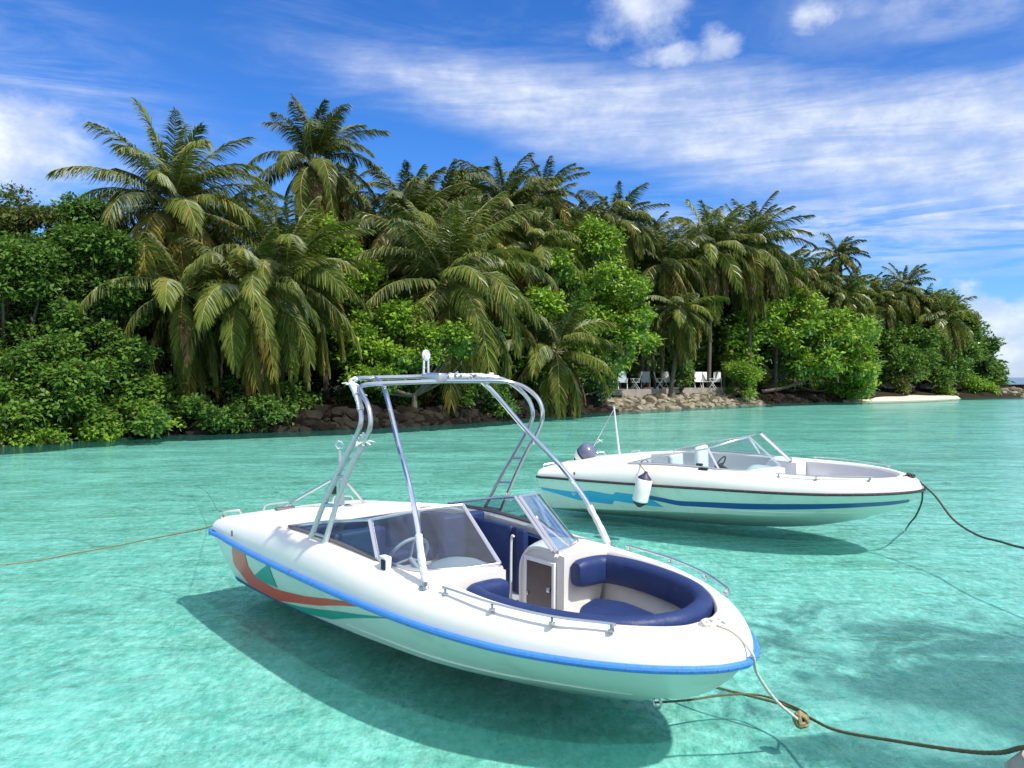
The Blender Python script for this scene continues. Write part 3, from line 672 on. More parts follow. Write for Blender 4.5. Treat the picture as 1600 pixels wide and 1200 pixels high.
def pad(name, pts, z0, z1, mt, root, inset=.03):
    c = np.mean(np.array(pts), axis=0); P = np.array(pts, float); rows = []
    P = np.vstack([P, P[:1]]); D = []
    for i in range(len(P) - 1):
        for t in np.arange(6) / 6: D.append(P[i] * (1 - t) + P[i + 1] * t)
    D = np.array(D)
    for k in range(2): D = (np.roll(D, 1, 0) + D * 2 + np.roll(D, -1, 0)) / 4
    for (f, z) in ((inset, z0), (0.005, z0 + .02), (0, (z0 + z1) / 2), (.006, z1 - .02), (inset * .6, z1 - .005), (inset * 1.6, z1 + .002), (.5, z1 + .012), (.96, z1 + .012)):
        if f < .3:
            l = np.linalg.norm(D - c, axis=1)[:, None]; Q = D + (c - D) / l * f
        else: Q = D * (1 - f) + c * f
        rows.append([(q[0], q[1], z) for q in Q])
    m = MB().grid(rows, closev=True); m.add(rows[-1], [tuple(range(len(D)))]); return m.build(name, M[mt], root, sharp=60)
pad('seat_pad', [(4.36, -.05), (4.10, .20), (4.02, .46), (4.22, .56), (4.62, .50), (4.98, .24), (5.04, -.05), (4.92, -.30), (4.60, -.40)], .505, .60, 'navy', A_)
pad('seat_pad', [(4.30, -.12), (4.10, -.20), (4.00, -.50), (4.2, -.58), (4.50, -.50)], .505, .60, 'navy', A_)

MB().torus((4.985, 0, .235), (0, 1, 0), .032, .009, 16, 7).build('bow_eye', M['steel'], A_)
# tower arch
def rod(name, path, r, mt, root, k=5, n=9): return MB().tube(path, r, n=n, k=k).build(name, M[mt], root)
tw = empty('tower_arch'); tw.parent = A_
for s_ in (-1, 1):
    y = lambda v: s_ * v
    rearf = [(2.12, .905, .875), (2.36, .905, 1.22), (2.62, .90, 1.54), (2.82, .885, 1.79), (2.87, .87, 1.92), (2.80, .85, 2.05), (2.62, .80, 2.17), (2.50, .70, 2.215), (2.46, .55, 2.22), (2.45, .3, 2.222), (2.45, 0, 2.225)]
    rearg = [(2.36, .905, .875), (2.56, .905, 1.24), (2.76, .90, 1.55), (2.93, .885, 1.75), (3.00, .87, 1.89), (2.96, .86, 2.02), (2.82, .835, 2.12), (2.70, .77, 2.165), (2.66, .62, 2.18), (2.65, .3, 2.185), (2.65, 0, 2.19)]
    if s_ == 1:
        rearf = [(x - (.0 if z > 1.9 else .0), v, z) for x, v, z in rearf]
    for P in (rearf, rearg):
        lo_ = [(a, y(b), c) for a, b, c in P]
        rod('tower_tube', lo_, .0185, 'steel', tw)
        if s_ == -1:
            wr = crom(lo_[:4], 8); rg = np.random.default_rng(5); rad = .0205 + .006 * rg.random(len(wr))
            MB().tube(wr, rad, n=9, smooth=False).build('plastic_wrap', M['wrap'], tw)
    for t in (.12, .36, .60):
        a = crom(rearf[:4], 8); b = crom(rearg[:4], 8); i = int(t * (len(a) - 1)); 
        rod('rung', [(a[i][0], y(a[i][1]), a[i][2]), (b[i][0], y(b[i][1]), b[i][2])], .012, 'steel', tw)
    st = [(3.76, .905, .865), (3.66, .875, 1.05), (3.55, .83, 1.24), (3.33, .755, 1.50), (3.05, .66, 1.75), (2.78, .57, 2.02), (2.66, .53, 2.13), (2.60, .51, 2.175)]
    sp_ = [(a, y(b), c) for a, b, c in st]
    rod('tower_strut', sp_, .020, 'chrome', tw)
    wr = crom(sp_[:3], 9); wr = wr[:16]; rg = np.random.default_rng(8 + s_); MB().tube(wr, .0235 + .006 * rg.random(len(wr)), n=9, smooth=False).build('plastic_wrap', M['wrap'], tw)
    rod('strut_bracket', [(2.66, y(.53), 2.165), (2.45, y(.50), 2.225)], .017, 'steel', tw)
    for (fx, fy) in ((3.76, .905), (2.12, .905), (2.36, .905)):
        z = .855; MB().lathe([(0, 0), (.05, 0), (.048, .012), (.026, .02), (.024, .05)], (fx, y(fy), z), n=16).build('foot_plate', M['steel'], tw)
# bags of wrapping tied on the tubes
def tuft(root, c, seed, n=7, r=.05):
    rg = random.Random(seed); m = MB()
    for i in range(n):
        d = Vector((rg.uniform(-1, 1), rg.uniform(-1, 1), rg.uniform(-.6, .8))).normalized(); s = r * rg.uniform(.6, 1.3); p = Vector(c)
        m.tube([p, p + d * s * .5 + Vector((0, 0, .008)), p + d * s], [.012, .02 * rg.uniform(.5, 1), .008], n=5, k=3, flat=.45)
    return m.build('plastic_wrap', M['wrap'], root)
tuft(tw, (2.93, -.885, 1.76), 1, 12, .07); tuft(tw, (2.80, -.87, 1.72), 4, 7, .04); tuft(tw, (2.60, -.80, 2.175), 2, 10, .055); tuft(tw, (2.76, -.82, 2.10), 3, 9, .05); tuft(tw, (2.48, .905, 1.06), 6, 9, .07); tuft(tw, (2.85, .90, 1.62), 7, 4, .03)
for yy, ll in ((.72, .05), (.62, .05), (.5, .06), (.38, .05), (.3, .05)): 
    tuft(tw, (2.47, yy, 2.222), int(yy * 100), 8, .045); 
wr = np.array([(2.455, .24, 2.222), (2.455, .45, 2.222), (2.48, .62, 2.218), (2.54, .75, 2.20)]); rg = np.random.default_rng(3); w_ = crom(wr, 9)
MB().tube(w_, .021 + .008 * rg.random(len(w_)), n=8, smooth=False).build('plastic_wrap', M['wrap'], tw)
wr = np.array([(2.50, -.70, 2.215), (2.56, -.775, 2.19), (2.66, -.81, 2.15), (2.80, -.85, 2.06), (2.85, -.862, 1.99)]); w_ = crom(wr, 7)
MB().tube(w_, .021 + .008 * rg.random(len(w_)), n=8, smooth=False).build('plastic_wrap', M['wrap'], tw)
# towing light and bracket on the crossbars
br = MB(); br.rbox((2.56, .02, 2.215), (.135, .045, .042), .012); br.build('light_bracket', M['steel'], tw)
lg = MB()
for dy in (-.024, .024): lg.tube([(2.47, .0 + dy, 2.25), (2.47, dy * .9, 2.37)], .010, n=7, smooth=False)
lg.torus((2.47, 0, 2.405), (.85, .2, 0), .040, .010, 18, 7); lg.lathe([(0, -.01), (.034, -.01), (.034, .01), (0, .01)], (2.47, 0, 2.405), (.9, .3, 0), n=16); lg.build('masthead_light', M['wrap'], tw)

# ski pylon with its tripod
py = empty('ski_pylon'); py.parent = A_
rod('pylon_post', [(1.10, -.02, .86), (1.06, -.02, 1.20), (1.03, -.02, 1.46)], [.026, .022, .018], 'steel', py)
MB().rbox((1.10, -.02, .875), (.05, .085, .055), .012).build('pylon_plate', M['steel'], py)
MB().torus((1.03, -.02, 1.52), (.6, -.7, 0), .036, .009, 20, 8).build('tow_eye', M['chrome'], py)
rod('pylon_leg', [(1.04, -.02, 1.22), (.25, -.27, .80)], .013, 'steel', py, k=2)
rod('pylon_leg', [(1.04, .0, 1.22), (.90, .36, .86)], .013, 'steel', py, k=2)
MB().rbox((.99, -.06, 1.07), (.02, .025, .04), .008).build('cable_box', M['black'], py)
# stern and side fittings
cleat_handle(A_, (.03, -.80, .745), (.10, -.62, .755)); cleat_handle(A_, (.05, -.36, .775), (.10, -.08, .785), .05)
cleat_handle(A_, (.05, .45, .775), (.10, .68, .76), .05)
MB().rbox((.42, -.30, .835), (.035, .10, .012), .008).build('deck_catch', M['darkalu'], A_)
MB().rbox((3.26, -.905, .925), (.045, .028, .055), .010).build('mirror_housing', M['whiteplastic'], A_)
MB().rbox((3.28, -.935, .925), (.026, .006, .035), .004).build('mirror_lens', M['navydark'], A_)
MB().rbox((.78, -1.00, .735), (.010, .008, .028), .006).build('vent_fitting', M['darkalu'], A_)
ck = MB(); ck.tube([(5.37, -.12, .79), (5.38, -.08, .835), (5.41, .06, .835), (5.42, .10, .79)], .012, n=8); ck.build('bow_cleat', M['steel'], A_)

# ------------------------------------------------------------------ far boat
B_ = empty('speedboat', (0.9291, 13.9053, 0), (R(2.689), -R(.49), -R(35.5618))); B_.scale = (.9752,) * 3
tag(B_, 'white speedboat with black rub rail, navy stripe, azure flash and outboard motor', 'boat')
make_hull(B_, M['blackrail'], M['grayliner'], rr_=.019)
surf_strip([(0.1, .33), (2.6, .38), (5.0, .414), (7.6, .34), (11.9, .47), (11.0, .33), (14.18, .40), (15.1, .44), (16.6, .80)],
           [(0.1, .40), (2.45, .52), (5.5, .70), (10.2, .80), (9.4, .61), (12.0, .70), (13.05, .735), (14.8, .78), (16.6, .81)], 70).build('azure_flash', M['azure'], B_)
surf_strip([(14.9, .36), (18.85, .542), (26.4, .494), (34.65, .40), (45.05, .33), (62, .24)], [(15.3, .53), (18.65, .726), (26.6, .734), (35.68, .63), (47.1, .50), (64, .32)], 50, .005).build('navy_stripe', M['darkblue'], B_)
for u in (5.1, 6.05):
    p = side_pt(u, .47, -1, .006); MB().torus(tuple(p), (0, -1, .1), .022, .008, 14, 6).build('through_hull_fitting', M['whiteplastic'], B_)
windscreen(B_, .03, 'alu', 'glass', 'glass', .27)
for s_ in (-1, 1):
    bow_rail(B_, s_, [(3.97, .90, .865), (4.45, .85, .86), (5.06, .59, .845)], .042)
console(B_, 1, M['whiteplastic'], .085, gap=.27); console(B_, -1, M['whiteplastic'], .085, gap=.27)
for y_ in (-.5, .5):
    s = empty('helm_seat'); s.parent = B_
    MB().rbox((2.28, y_, .86), (.05, .20, .20), .045).build('backrest', M['whiteplastic'], s)
    MB().rbox((2.48, y_, .62), (.21, .21, .05), .035).build('cushion', M['whiteplastic'], s)
    MB().lathe([(.12, 0), (.12, .02), (.045, .05), (.045, .34)], (2.46, y_, .24), n=14).build('pedestal', M['alu'], s)
wl = MB(); wl.torus((2.98, -.52, .92), (-.85, 0, .5), .15, .012, 26, 7); wl.tube([(2.98, -.52, .92), (3.12, -.52, .84)], .03, n=8, smooth=False); wl.rbox((2.98, -.52, .92), (.02, .13, .02), .01); wl.build('steering_wheel', M['black'], B_)
tl = MB(); tl.tube([(2.86, -.80, .86), (2.80, -.80, .94)], .014, n=7, smooth=False); tl.rbox((2.79, -.80, .955), (.05, .02, .018), .01); tl.build('throttle_lever', M['black'], B_)
pad('rear_cushion', [(1.28, -.7), (1.28, .7), (1.62, .7), (1.62, -.7)], .45, .56, 'whiteplastic', B_); MB().box((1.25, -.72, .315), (1.64, .72, .46), .02).build('bench_base', M['grayliner'], B_)
bm = MB(); bm.add([(min(x, 4.75), math.copysign(min(abs(y), in_w(min(x, 4.75), .32, .08)), y), .32) for x, y in bw] + [(x, math.copysign(min(abs(y), in_w(x, .5, .04)), y), .50) for x, y in bw], [tuple(range(n_, 2 * n_))] + [(i, (i + 1) % n_, (i + 1) % n_ + n_, i + n_) for i in range(n_)]); bm.build('bow_seat_base', M['grayliner'], B_, sharp=30)
cleat_handle(B_, (.04, -.78, .745), (.16, -.58, .76)); cleat_handle(B_, (.45, .10, .84), (.60, .34, .85)); cleat_handle(B_, (.95, .62, .86), (1.08, .70, .87), .04)
MB().rbox((.78, -1.00, .735), (.014, .008, .024), .006).build('vent_fitting', M['darkalu'], B_)
MB().rbox((2.9, -.93, .915), (.07, .022, .022), .012).build('side_light', M['black'], B_)
# outboard motor on the transom, tilted up
ob = empty('outboard_motor', (.27, .02, .80), (0, R(50), 0)); ob.scale = (.88,) * 3; ob.parent = B_
MB().lathe([(0, 0), (.10, 0), (.155, .02), (.17, .08), (.172, .13)], (0, 0, 0), n=22).build('lower_cowl', M['fender'], ob)
MB().lathe([(.172, .13), (.176, .135), (.176, .165), (.172, .17)], (0, 0, 0), n=22).build('cowl_band', M['black'], ob)
MB().lathe([(.172, .17), (.178, .24), (.172, .31), (.14, .36), (.08, .385), (0, .39)], (0, 0, 0), n=22).build('upper_cowl', M['cowl'], ob)
MB().lathe([(0, -.52), (.035, -.5), (.05, -.35), (.07, -.1), (.11, .0)], (0, 0, 0), n=14).build('drive_leg', M['black'], ob)
# stern flag pole with stay
sp2 = empty('ski_pole'); sp2.parent = B_
rod('pole', [(.92, .26, .85), (.90, .22, 1.25), (.88, .18, 1.70)], [.018, .015, .013], 'whiteplastic', sp2, k=3)
rod('stay', [(.88, .18, 1.66), (.42, .04, .85)], .009, 'steel', sp2, k=2)
MB().torus((.88, .18, 1.71), (.5, -.8, 0), .02, .006, 12, 6).build('eye', M['steel'], sp2)
tuft(sp2, (.62, .13, 1.12), 21, 6, .06)
rod('bow_cleat', [(5.36, -.10, .80), (5.38, -.06, .84), (5.42, .06, .84), (5.43, .10, .80)], .012, 'darkalu', B_)

# ------------------------------------------------------------------ things on and around the boats
bpy.context.view_layer.update()
def W(root, p): return tuple(root.matrix_world @ Vector(p))
def rope(name, path, r, mt, label, cat='rope', k=6, n=7, group=None, twist=True):
    P = crom(path, k); P = crom(P, 3)
    rr = r * (1 + (.10 * np.sin(np.arange(len(P)) * 2.1) if twist else 0))
    o = MB().tube(P, rr, n=n, smooth=False).build(name, M[mt], None, sharp=80); return tag(o, label, cat, group)
fd = empty('boat_fender', at(1003.5, 766, 11.70), (R(6), R(11), 0))
tag(fd, 'white cylindrical fender with dark blue ends hanging on the far boat side', 'fender')
MB().lathe([(.10, -.165), (.112, -.15), (.116, 0), (.112, .15), (.10, .168)], (0, 0, 0), n=24).build('body', M['fender'], fd)
MB().lathe([(.10, .166), (.095, .185), (.05, .225), (.028, .25), (.022, .275), (0, .278)], (0, 0, 0), n=20).build('end_cap', M['fendertip'], fd)
MB().lathe([(.10, -.163), (.092, -.19), (.05, -.225), (.028, -.245), (.0, -.25)], (0, 0, 0), n=20).build('end_cap', M['fendertip'], fd)
c0 = at(1009, 738, 11.70); c1 = W(B_, (1.88, -.885, .93)); c2 = W(B_, (1.95, -.85, .99))
rope('fender_lanyard', [c0, c1, c2, W(B_, (1.97, -.80, .95))], .008, 'rope', 'short brown lanyard tying the fender to the windscreen frame', 'rope', k=3)

rope('stern_line', [W(A_, (.06, -.78, .775)), at(335, 821, 8.45), at(240, 841, 9.0), at(120, 864, 9.3), at(0, 882.5, 9.44), at(-260, 893, 9.35), at(-700, 899, 9.2), at(-1500, 905, 9.0)], .0075, 'rope', 'tan mooring rope running left from the near boat stern to the water')
rope('stern_line', [W(A_, (.04, -.75, .79)), at(341, 798, 11.5), at(337, 792, 12.8), at(327, 774, 14.1), at(318, 765, 15.2), at(304, 758.8, 16.3)], .0035, 'darkrope', 'thin dark line trailing behind the near boat stern handle')
kn = at(1251, 1128, 5.09)
rope('bow_line', [W(A_, (5.39, .03, .84)), W(A_, (5.43, .0, .84)), W(A_, (5.49, .03, .82)), W(A_, (5.56, .05, .775)), W(A_, (5.63, .05, .705)), at(1183, 1052, 4.80), at(1212, 1094, 4.93), kn], .0095, 'whiterope', 'pale mooring rope dropping from the near bow to a floating knot')
cl = MB(); rg = random.Random(4)
base = Vector((5.38, -.02, .835))
for i in range(9):
    a = rg.uniform(0, 6.28); pts = []
    for k in range(9):
        b = k / 8 * 6.28 + a; pts.append(W(A_, (base.x + .042 * math.cos(b) * rg.uniform(.6, 1.2) + rg.uniform(-.01, .01), base.y + .072 * math.sin(b) * rg.uniform(.7, 1.15), base.z - .002 + .008 * (i % 3) + .005 * math.sin(b * 2 + i))))
    cl.tube(pts, .009, n=6, k=3)
tag(cl.build('rope_coil', M['whiterope'], None, sharp=80), 'knotted bundle of white rope on the near boat bow cleat', 'rope')
kb = MB()
for i in range(10):
    a = rg.uniform(0, 6.28); t = rg.uniform(0, 3.1); pts = []
    for k in range(7):
        b = k / 6 * 6.28; u = Vector((math.cos(b), math.sin(b), .3 * math.sin(b + a))); u = Matrix.Rotation(t, 3, Vector((math.cos(a), math.sin(a), .2)).normalized()) @ u
        pts.append(tuple(Vector(kn) + Vector((0, 0, .012)) + u * .042 * rg.uniform(.7, 1.1)))
    kb.tube(pts, .0115, n=6, k=3)
tag(kb.build('rope_knot', M['rope'], None, sharp=80), 'yellow brown knot of rope floating off the near bow', 'rope')
rope('ground_line', [at(1040, 1050, 6.1), at(1115, 1073, 5.75), at(1178, 1089, 5.55), at(1232, 1104, 5.38), at(1266, 1122, 5.18), at(1310, 1142, 4.85), at(1400, 1158, 4.35), at(1500, 1173, 3.75), at(1560, 1176, 3.3), at(1600, 1168, 3.0), at(1660, 1170, 2.8)], .0095, 'weedrope', 'long brown weedy rope stretching from the quay under the near bow')
rope('ground_line', [at(1020, 1098, 5.35), at(1075, 1094, 5.45), at(1130, 1086, 5.55), at(1185, 1086, 5.57), at(1225, 1098, 5.42), at(1258, 1114, 5.24), at(1262, 1126, 5.1)], .0075, 'weedrope', 'shorter brown rope looping from below the near bow to the knot')
for k, (lab, pth, r_, mt_) in enumerate((('dark mooring rope curving right from the far boat bow', [W(B_, (5.56, 0, .77)), at(1462, 776, 10.5), at(1490, 812, 10.0), at(1527, 836, 9.5), at(1562, 846, 9.0), at(1605, 857, 8.5), at(1720, 872, 7.6)], .013, 'darkrope'),
                                   ('short dark rope hanging from the far boat bow into the water', [W(B_, (5.60, -.02, .64)), at(1440, 785, 10.9), at(1431, 806, 11.3), at(1422, 817, 11.9), at(1415, 828, 12.6)], .012, 'darkrope'))):
    rope('mooring_line', pth, r_, mt_, lab)
rc = MB()
for i in range(6):
    pts = [W(B_, (5.44 + .05 * math.cos(k / 6 * 6.28 + i), .03 + .07 * math.sin(k / 6 * 6.28 + i * 2), .80 + .02 * (i % 3) + .02 * math.sin(k + i))) for k in range(7)]
    rc.tube(pts, .011, n=6, k=3)
tag(rc.build('rope_coil', M['darkrope'], None, sharp=80), 'tangle of dark rope around the far boat bow cleat', 'rope')

# ------------------------------------------------------------------ quay the photograph was taken from
def rough_block(path, z0, z1, seed, amp=.05, step=.12):
    rg = np.random.default_rng(seed); P = np.array(path + [path[0]], float); pts = []
    for i in range(len(P) - 1):
        d = np.hypot(*(P[i + 1] - P[i])); n = max(1, int(d / step))
        for t in np.arange(n) / n: pts.append(P[i] * (1 - t) + P[i + 1] * t)
    pts = np.array(pts); c = pts.mean(0); out = pts - c; out /= np.linalg.norm(out, axis=1)[:, None]; rows = []
    for z in np.linspace(z0, z1, max(3, int((z1 - z0) / step))):
        k = rg.normal(0, amp, len(pts)); k = (k + np.roll(k, 1)) * .7; ease = -.06 if z > z1 - .05 else 0
        rows.append(np.c_[pts + out * (k + ease)[:, None], np.full(len(pts), z) + rg.normal(0, amp * .25, len(pts))])
    m = MB().grid(rows, closev=True); n = len(pts)
    top = rows[-1]; m.grid([top, np.c_[pts * .96 + c * .04, np.full(n, z1 + .01) + rg.normal(0, .01, n)]], closev=True)
    i2 = m.n - n; m.f.append(tuple(range(i2, i2 + n))); return m
qm = rough_block([(-14, -14), (14, -14), (14, 6.5), (5.0, 4.4), (2.15, 3.28), (1.93, 3.12), (1.80, 2.75), (1.1, 2.2), (-14, 1.4)], -.6, .76, 4)
tag(qm.build('quay', M['quay'], None, sharp=25), 'rough pinkish coral stone quay corner at the water edge', 'quay')

# ------------------------------------------------------------------ walls, rocks, beach
def wall_strip(name, pts, z0, z1, th, mt, label, cat, seed=1, blocks=.5, rough=.06):
    """wall of courses laid along a plan polyline"""
    rg = np.random.default_rng(seed); P = crom([(x, y, 0) for x, y in pts], 6)[:, :2]
    d = np.r_[0, np.cumsum(np.hypot(*np.diff(P, axis=0).T))]; n = int(d[-1] / .35) + 1; s = np.linspace(0, d[-1], n); Q = np.c_[np.interp(s, d, P[:, 0]), np.interp(s, d, P[:, 1])]
    T = np.gradient(Q, axis=0); T /= np.linalg.norm(T, axis=1)[:, None]; N = np.c_[T[:, 1], -T[:, 0]]
    zs = np.linspace(z0, z1, 6); rows = []
    for z in zs: rows.append(np.c_[Q + N * (rg.normal(0, rough, n) + (z1 - z) * .10)[:, None], np.full(n, z) + (rg.normal(0, .02, n) if z < z1 else rg.normal(0, .012, n))])
    rows.append(np.c_[Q - N * th, np.full(n, z1)]); rows.append(np.c_[Q - N * th, np.full(n, z0)])
    o = MB().grid(np.array(rows)).build(name, M[mt], None, sharp=25); return tag(o, label, cat)
def spt(px, py_w, D): return ((px - 800) / 1285 * D, D)
wall_strip('seawall', [spt(270, 0, 32.7), spt(420, 0, 34.4), spt(600, 0, 37.3), spt(720, 0, 40.8), spt(830, 0, 45.5), spt(945, 0, 51.5)], -.4, .95, .8, 'darkshadestone', 'dark rough stone seawall with palm shade put into its colour', 'wall', 2, rough=.10)
wall_strip('seawall', [spt(1150, 0, 65.8), spt(1230, 0, 69.5), spt(1330, 0, 74)], -.4, .7, .8, 'darkshadestone', 'low seawall coloured dark for shade under the large spreading tree', 'wall', 9, rough=.10)
TERZ = 1.30
wall_strip('terrace_wall', [spt(935, 0, 53.6), spt(1010, 0, 58.2), spt(1080, 0, 62.6), spt(1160, 0, 67.2)], .2, TERZ, .5, 'concrete', 'pale weathered terrace wall above the loose rock bank', 'wall', 5, rough=.02)
tb = MB(); a = [spt(935, 0, 54.0), spt(1010, 0, 58.6), spt(1080, 0, 63.0), spt(1160, 0, 67.6)]; tb.grid([[(x, y, TERZ - .01) for x, y in a], [(x - 3, y + 7, TERZ) for x, y in a]]); tag(tb.build('terrace', M['concrete'], None), 'paved terrace behind the rock bank', kind='structure')
def stone_mesh(rg, c, r):
    a = rg.normal(0, 1, 3); a /= np.linalg.norm(a)
    pts = np.array([(x, y, z) for x in (-1, 1) for y in (-1, 1) for z in (-1, 1)], float) * (.55 + .2 * rg.random((8, 3)))
    ex = np.array([(1, 0, 0), (-1, 0, 0), (0, 1, 0), (0, -1, 0), (0, 0, 1), (0, 0, -1)], float) * (.95 + .2 * rg.random((6, 1)))
    V = np.vstack([pts, ex]); s = np.array([1.25, 1, .75]) * r
    th = rg.random() * 6.28; Rz = np.array([[math.cos(th), -math.sin(th), 0], [math.sin(th), math.cos(th), 0], [0, 0, 1]]); th = rg.normal(0, .4); Rx = np.array([[1, 0, 0], [0, math.cos(th), -math.sin(th)], [0, math.sin(th), math.cos(th)]])
    V = (V * s) @ Rx.T @ Rz.T + c
    F = []
    for ax, (e1, e2) in ((0, (8, 9)), (1, (10, 11)), (2, (12, 13))):
        for sg, e in ((1, e1), (-1, e2)):
            f = [i for i in range(8) if (1 if (i >> (2 - ax)) & 1 else -1) == sg]; f = [f[0], f[1], f[3], f[2]]
            for k in range(4): F.append((f[k], f[(k + 1) % 4], e))
    return V, F
def rocks(name, pts, n, r0, r1, zt, depth, seed, mt, label):
    rg = np.random.default_rng(seed); P = crom([(x, y, 0) for x, y in pts], 8)[:, :2]; m = MB()
    for i in range(n):
        t = rg.random() * (len(P) - 1.01); k = int(t); p = P[k] * (1 - t + k) + P[k + 1] * (t - k); T = P[k + 1] - P[k]; T /= np.linalg.norm(T); N = np.array([T[1], -T[0]])
        u = rg.random(); r = r0 + (r1 - r0) * rg.random() ** 2; q = p + N * (depth * (1 - u)); V_, F_ = stone_mesh(rg, np.array([q[0], q[1], -.25 + (zt + .2) * u]), r); m.add(V_, F_)
    return tag(m.build(name, M[mt], None, smooth=False), label, kind='stuff')
rocks('rock_bank', [spt(925, 0, 53.4), spt(1010, 0, 57.8), spt(1080, 0, 62.2), spt(1158, 0, 66.6)], 1250, .14, .38, .80, 2.4, 3, 'stone', 'bank of loose pale coral rocks below the terrace')
rocks('rock_bank', [spt(800, 0, 44.2), spt(860, 0, 47.6), spt(935, 0, 52.2)], 520, .15, .42, .55, 1.4, 6, 'shaderubble', 'rocks with shade put into their dark colour along the foot of the seawall')
rocks('rock_bank', [spt(262, 0, 31.2), spt(420, 0, 33.0), spt(600, 0, 35.8), spt(720, 0, 39.3), spt(810, 0, 43.6)], 900, .12, .40, .75, .9, 8, 'shaderubble', 'stones coloured dark for shade piled against the seawall under the hanging palms')
rocks('rock_bank', [spt(1150, 0, 65.2), spt(1230, 0, 68.8), spt(1300, 0, 72)], 420, .15, .42, .65, 1.0, 10, 'shaderubble', 'stones with the shade of the spreading tree put into their colour')
bc = MB(); rws = []
for px, D0 in ((1290, 70.8), (1330, 72.3), (1370, 73.6), (1410, 75.4), (1450, 78.0), (1500, 83.5)):
    x, y = spt(px, 0, D0); w = math.sin(min(1, max(0, (px - 1290) / 212)) * math.pi) ** .7
    rws.append([(x - .35 * k * 0, y + k, z) for k, z in ((-1.2 * w - .2, -.10), (0, .03), (1.5 * w + .4, .22), (4.2, .50), (8, .95), (12, 1.3))])
M['beach'] = pbr('beach_sand', (.66, .58, .46), .95, var=.1, vscale=1, bump=.4, bscale=8)
tag(bc.grid(rws, flip=False).build('beach', M['beach'], None, sharp=80), 'small strip of pale sand at the water edge', kind='structure')
wall_strip('garden_wall', [spt(1342, 0, 84.5), spt(1410, 0, 87), spt(1490, 0, 91)], .2, 1.42, .4, 'concrete', 'low grey wall behind the little beach', 'wall', 12, rough=.02)
wall_strip('breakwater', [spt(1480, 0, 88.5), spt(1540, 0, 90.5), spt(1600, 0, 92), spt(1720, 0, 95)], -.5, 1.30, 2.5, 'darkshadestone', 'brown stone breakwater reaching out of the picture on the right', 'breakwater', 14, rough=.12)
rocks('rock_bank', [spt(1500, 0, 88.0), spt(1560, 0, 89.4), spt(1620, 0, 90.6), spt(1720, 0, 93)], 420, .15, .42, .9, 1.6, 16, 'stone', 'rocks heaped against the breakwater')

# ------------------------------------------------------------------ garden chairs on the terrace
def make_chair(mt):
    r = empty('garden_chair'); w = .27
    for s_ in (-1, 1):
        MB().tube([(.22, s_ * w, 0), (-.20, s_ * w, .62)], .018, n=6, smooth=False).build('leg', M['whiteplastic'], r)
        MB().tube([(-.24, s_ * w, 0), (.20, s_ * w, .62)], .018, n=6, smooth=False).build('leg', M['whiteplastic'], r)
        MB().rbox((0, s_ * w, .635), (.25, .028, .014), .012).build('armrest', M['whiteplastic'], r)
    MB().rbox((.0, 0, .42), (.23, .25, .018), .015).build('seat', M[mt], r)
    q = Matrix.Rotation(R(-16), 3, 'Y'); MB().rbox((-.30, 0, .74), (.018, .25, .36), .015, M3=q).build('backrest', M[mt], r)
    return r
def copy_tree(o, parent=None):
    c = o.copy(); col.objects.link(c); c.parent = parent
    for ch in [k for k in bpy.data.objects if k.parent == o]: copy_tree(ch, c)
    return c
cw = make_chair('whiteplastic'); cb_ = make_chair('palebluefab')
chairs = [(958, 58.0, 95, 'w', 'white garden chair farthest left on the terrace behind leafy shoots'), (973, 57.6, 88, 'b', 'pale blue mesh chair turned its back near the terrace left end'),
          (992, 58.6, 5, 'w', 'white folding chair in side view right of the pale blue chair'), (1009, 60.5, 80, 'b', 'shaded bluish chair set back left of the palm stem'),
          (1031, 60.6, 172, 'w', 'white folding chair side on facing left just left of the round shrub row'), (1046, 61.6, 120, 'w', 'white chair pushed close against its neighbour left of the small round shrub'),
          (1054, 62.6, 60, 'w', 'white chair half hidden behind the small round shrub'), (1092, 63.6, 85, 'w', 'white chair just right of the small round shrub'),
          (1101, 64.6, 92, 'w', 'white upright chair second to the right of the small round shrub'), (1112, 64.2, 0, 'w', 'white side on chair between the two round shrubs'),
          (1121, 66.0, 80, 'w', 'white chair at the right end beside the big round shrub')]
first = {'w': cw, 'b': cb_}; used = set()
for px, D, rot, kd_, lab in chairs:
    o = first[kd_] if kd_ not in used else copy_tree(first[kd_]); used.add(kd_)
    x, y, _ = at(px, 0, D); o.location = (x, y, TERZ); o.rotation_euler = (0, 0, R(rot - 180)); o.scale = (1.15,) * 3
    tag(o, lab, 'chair', 'garden chairs on the terrace')

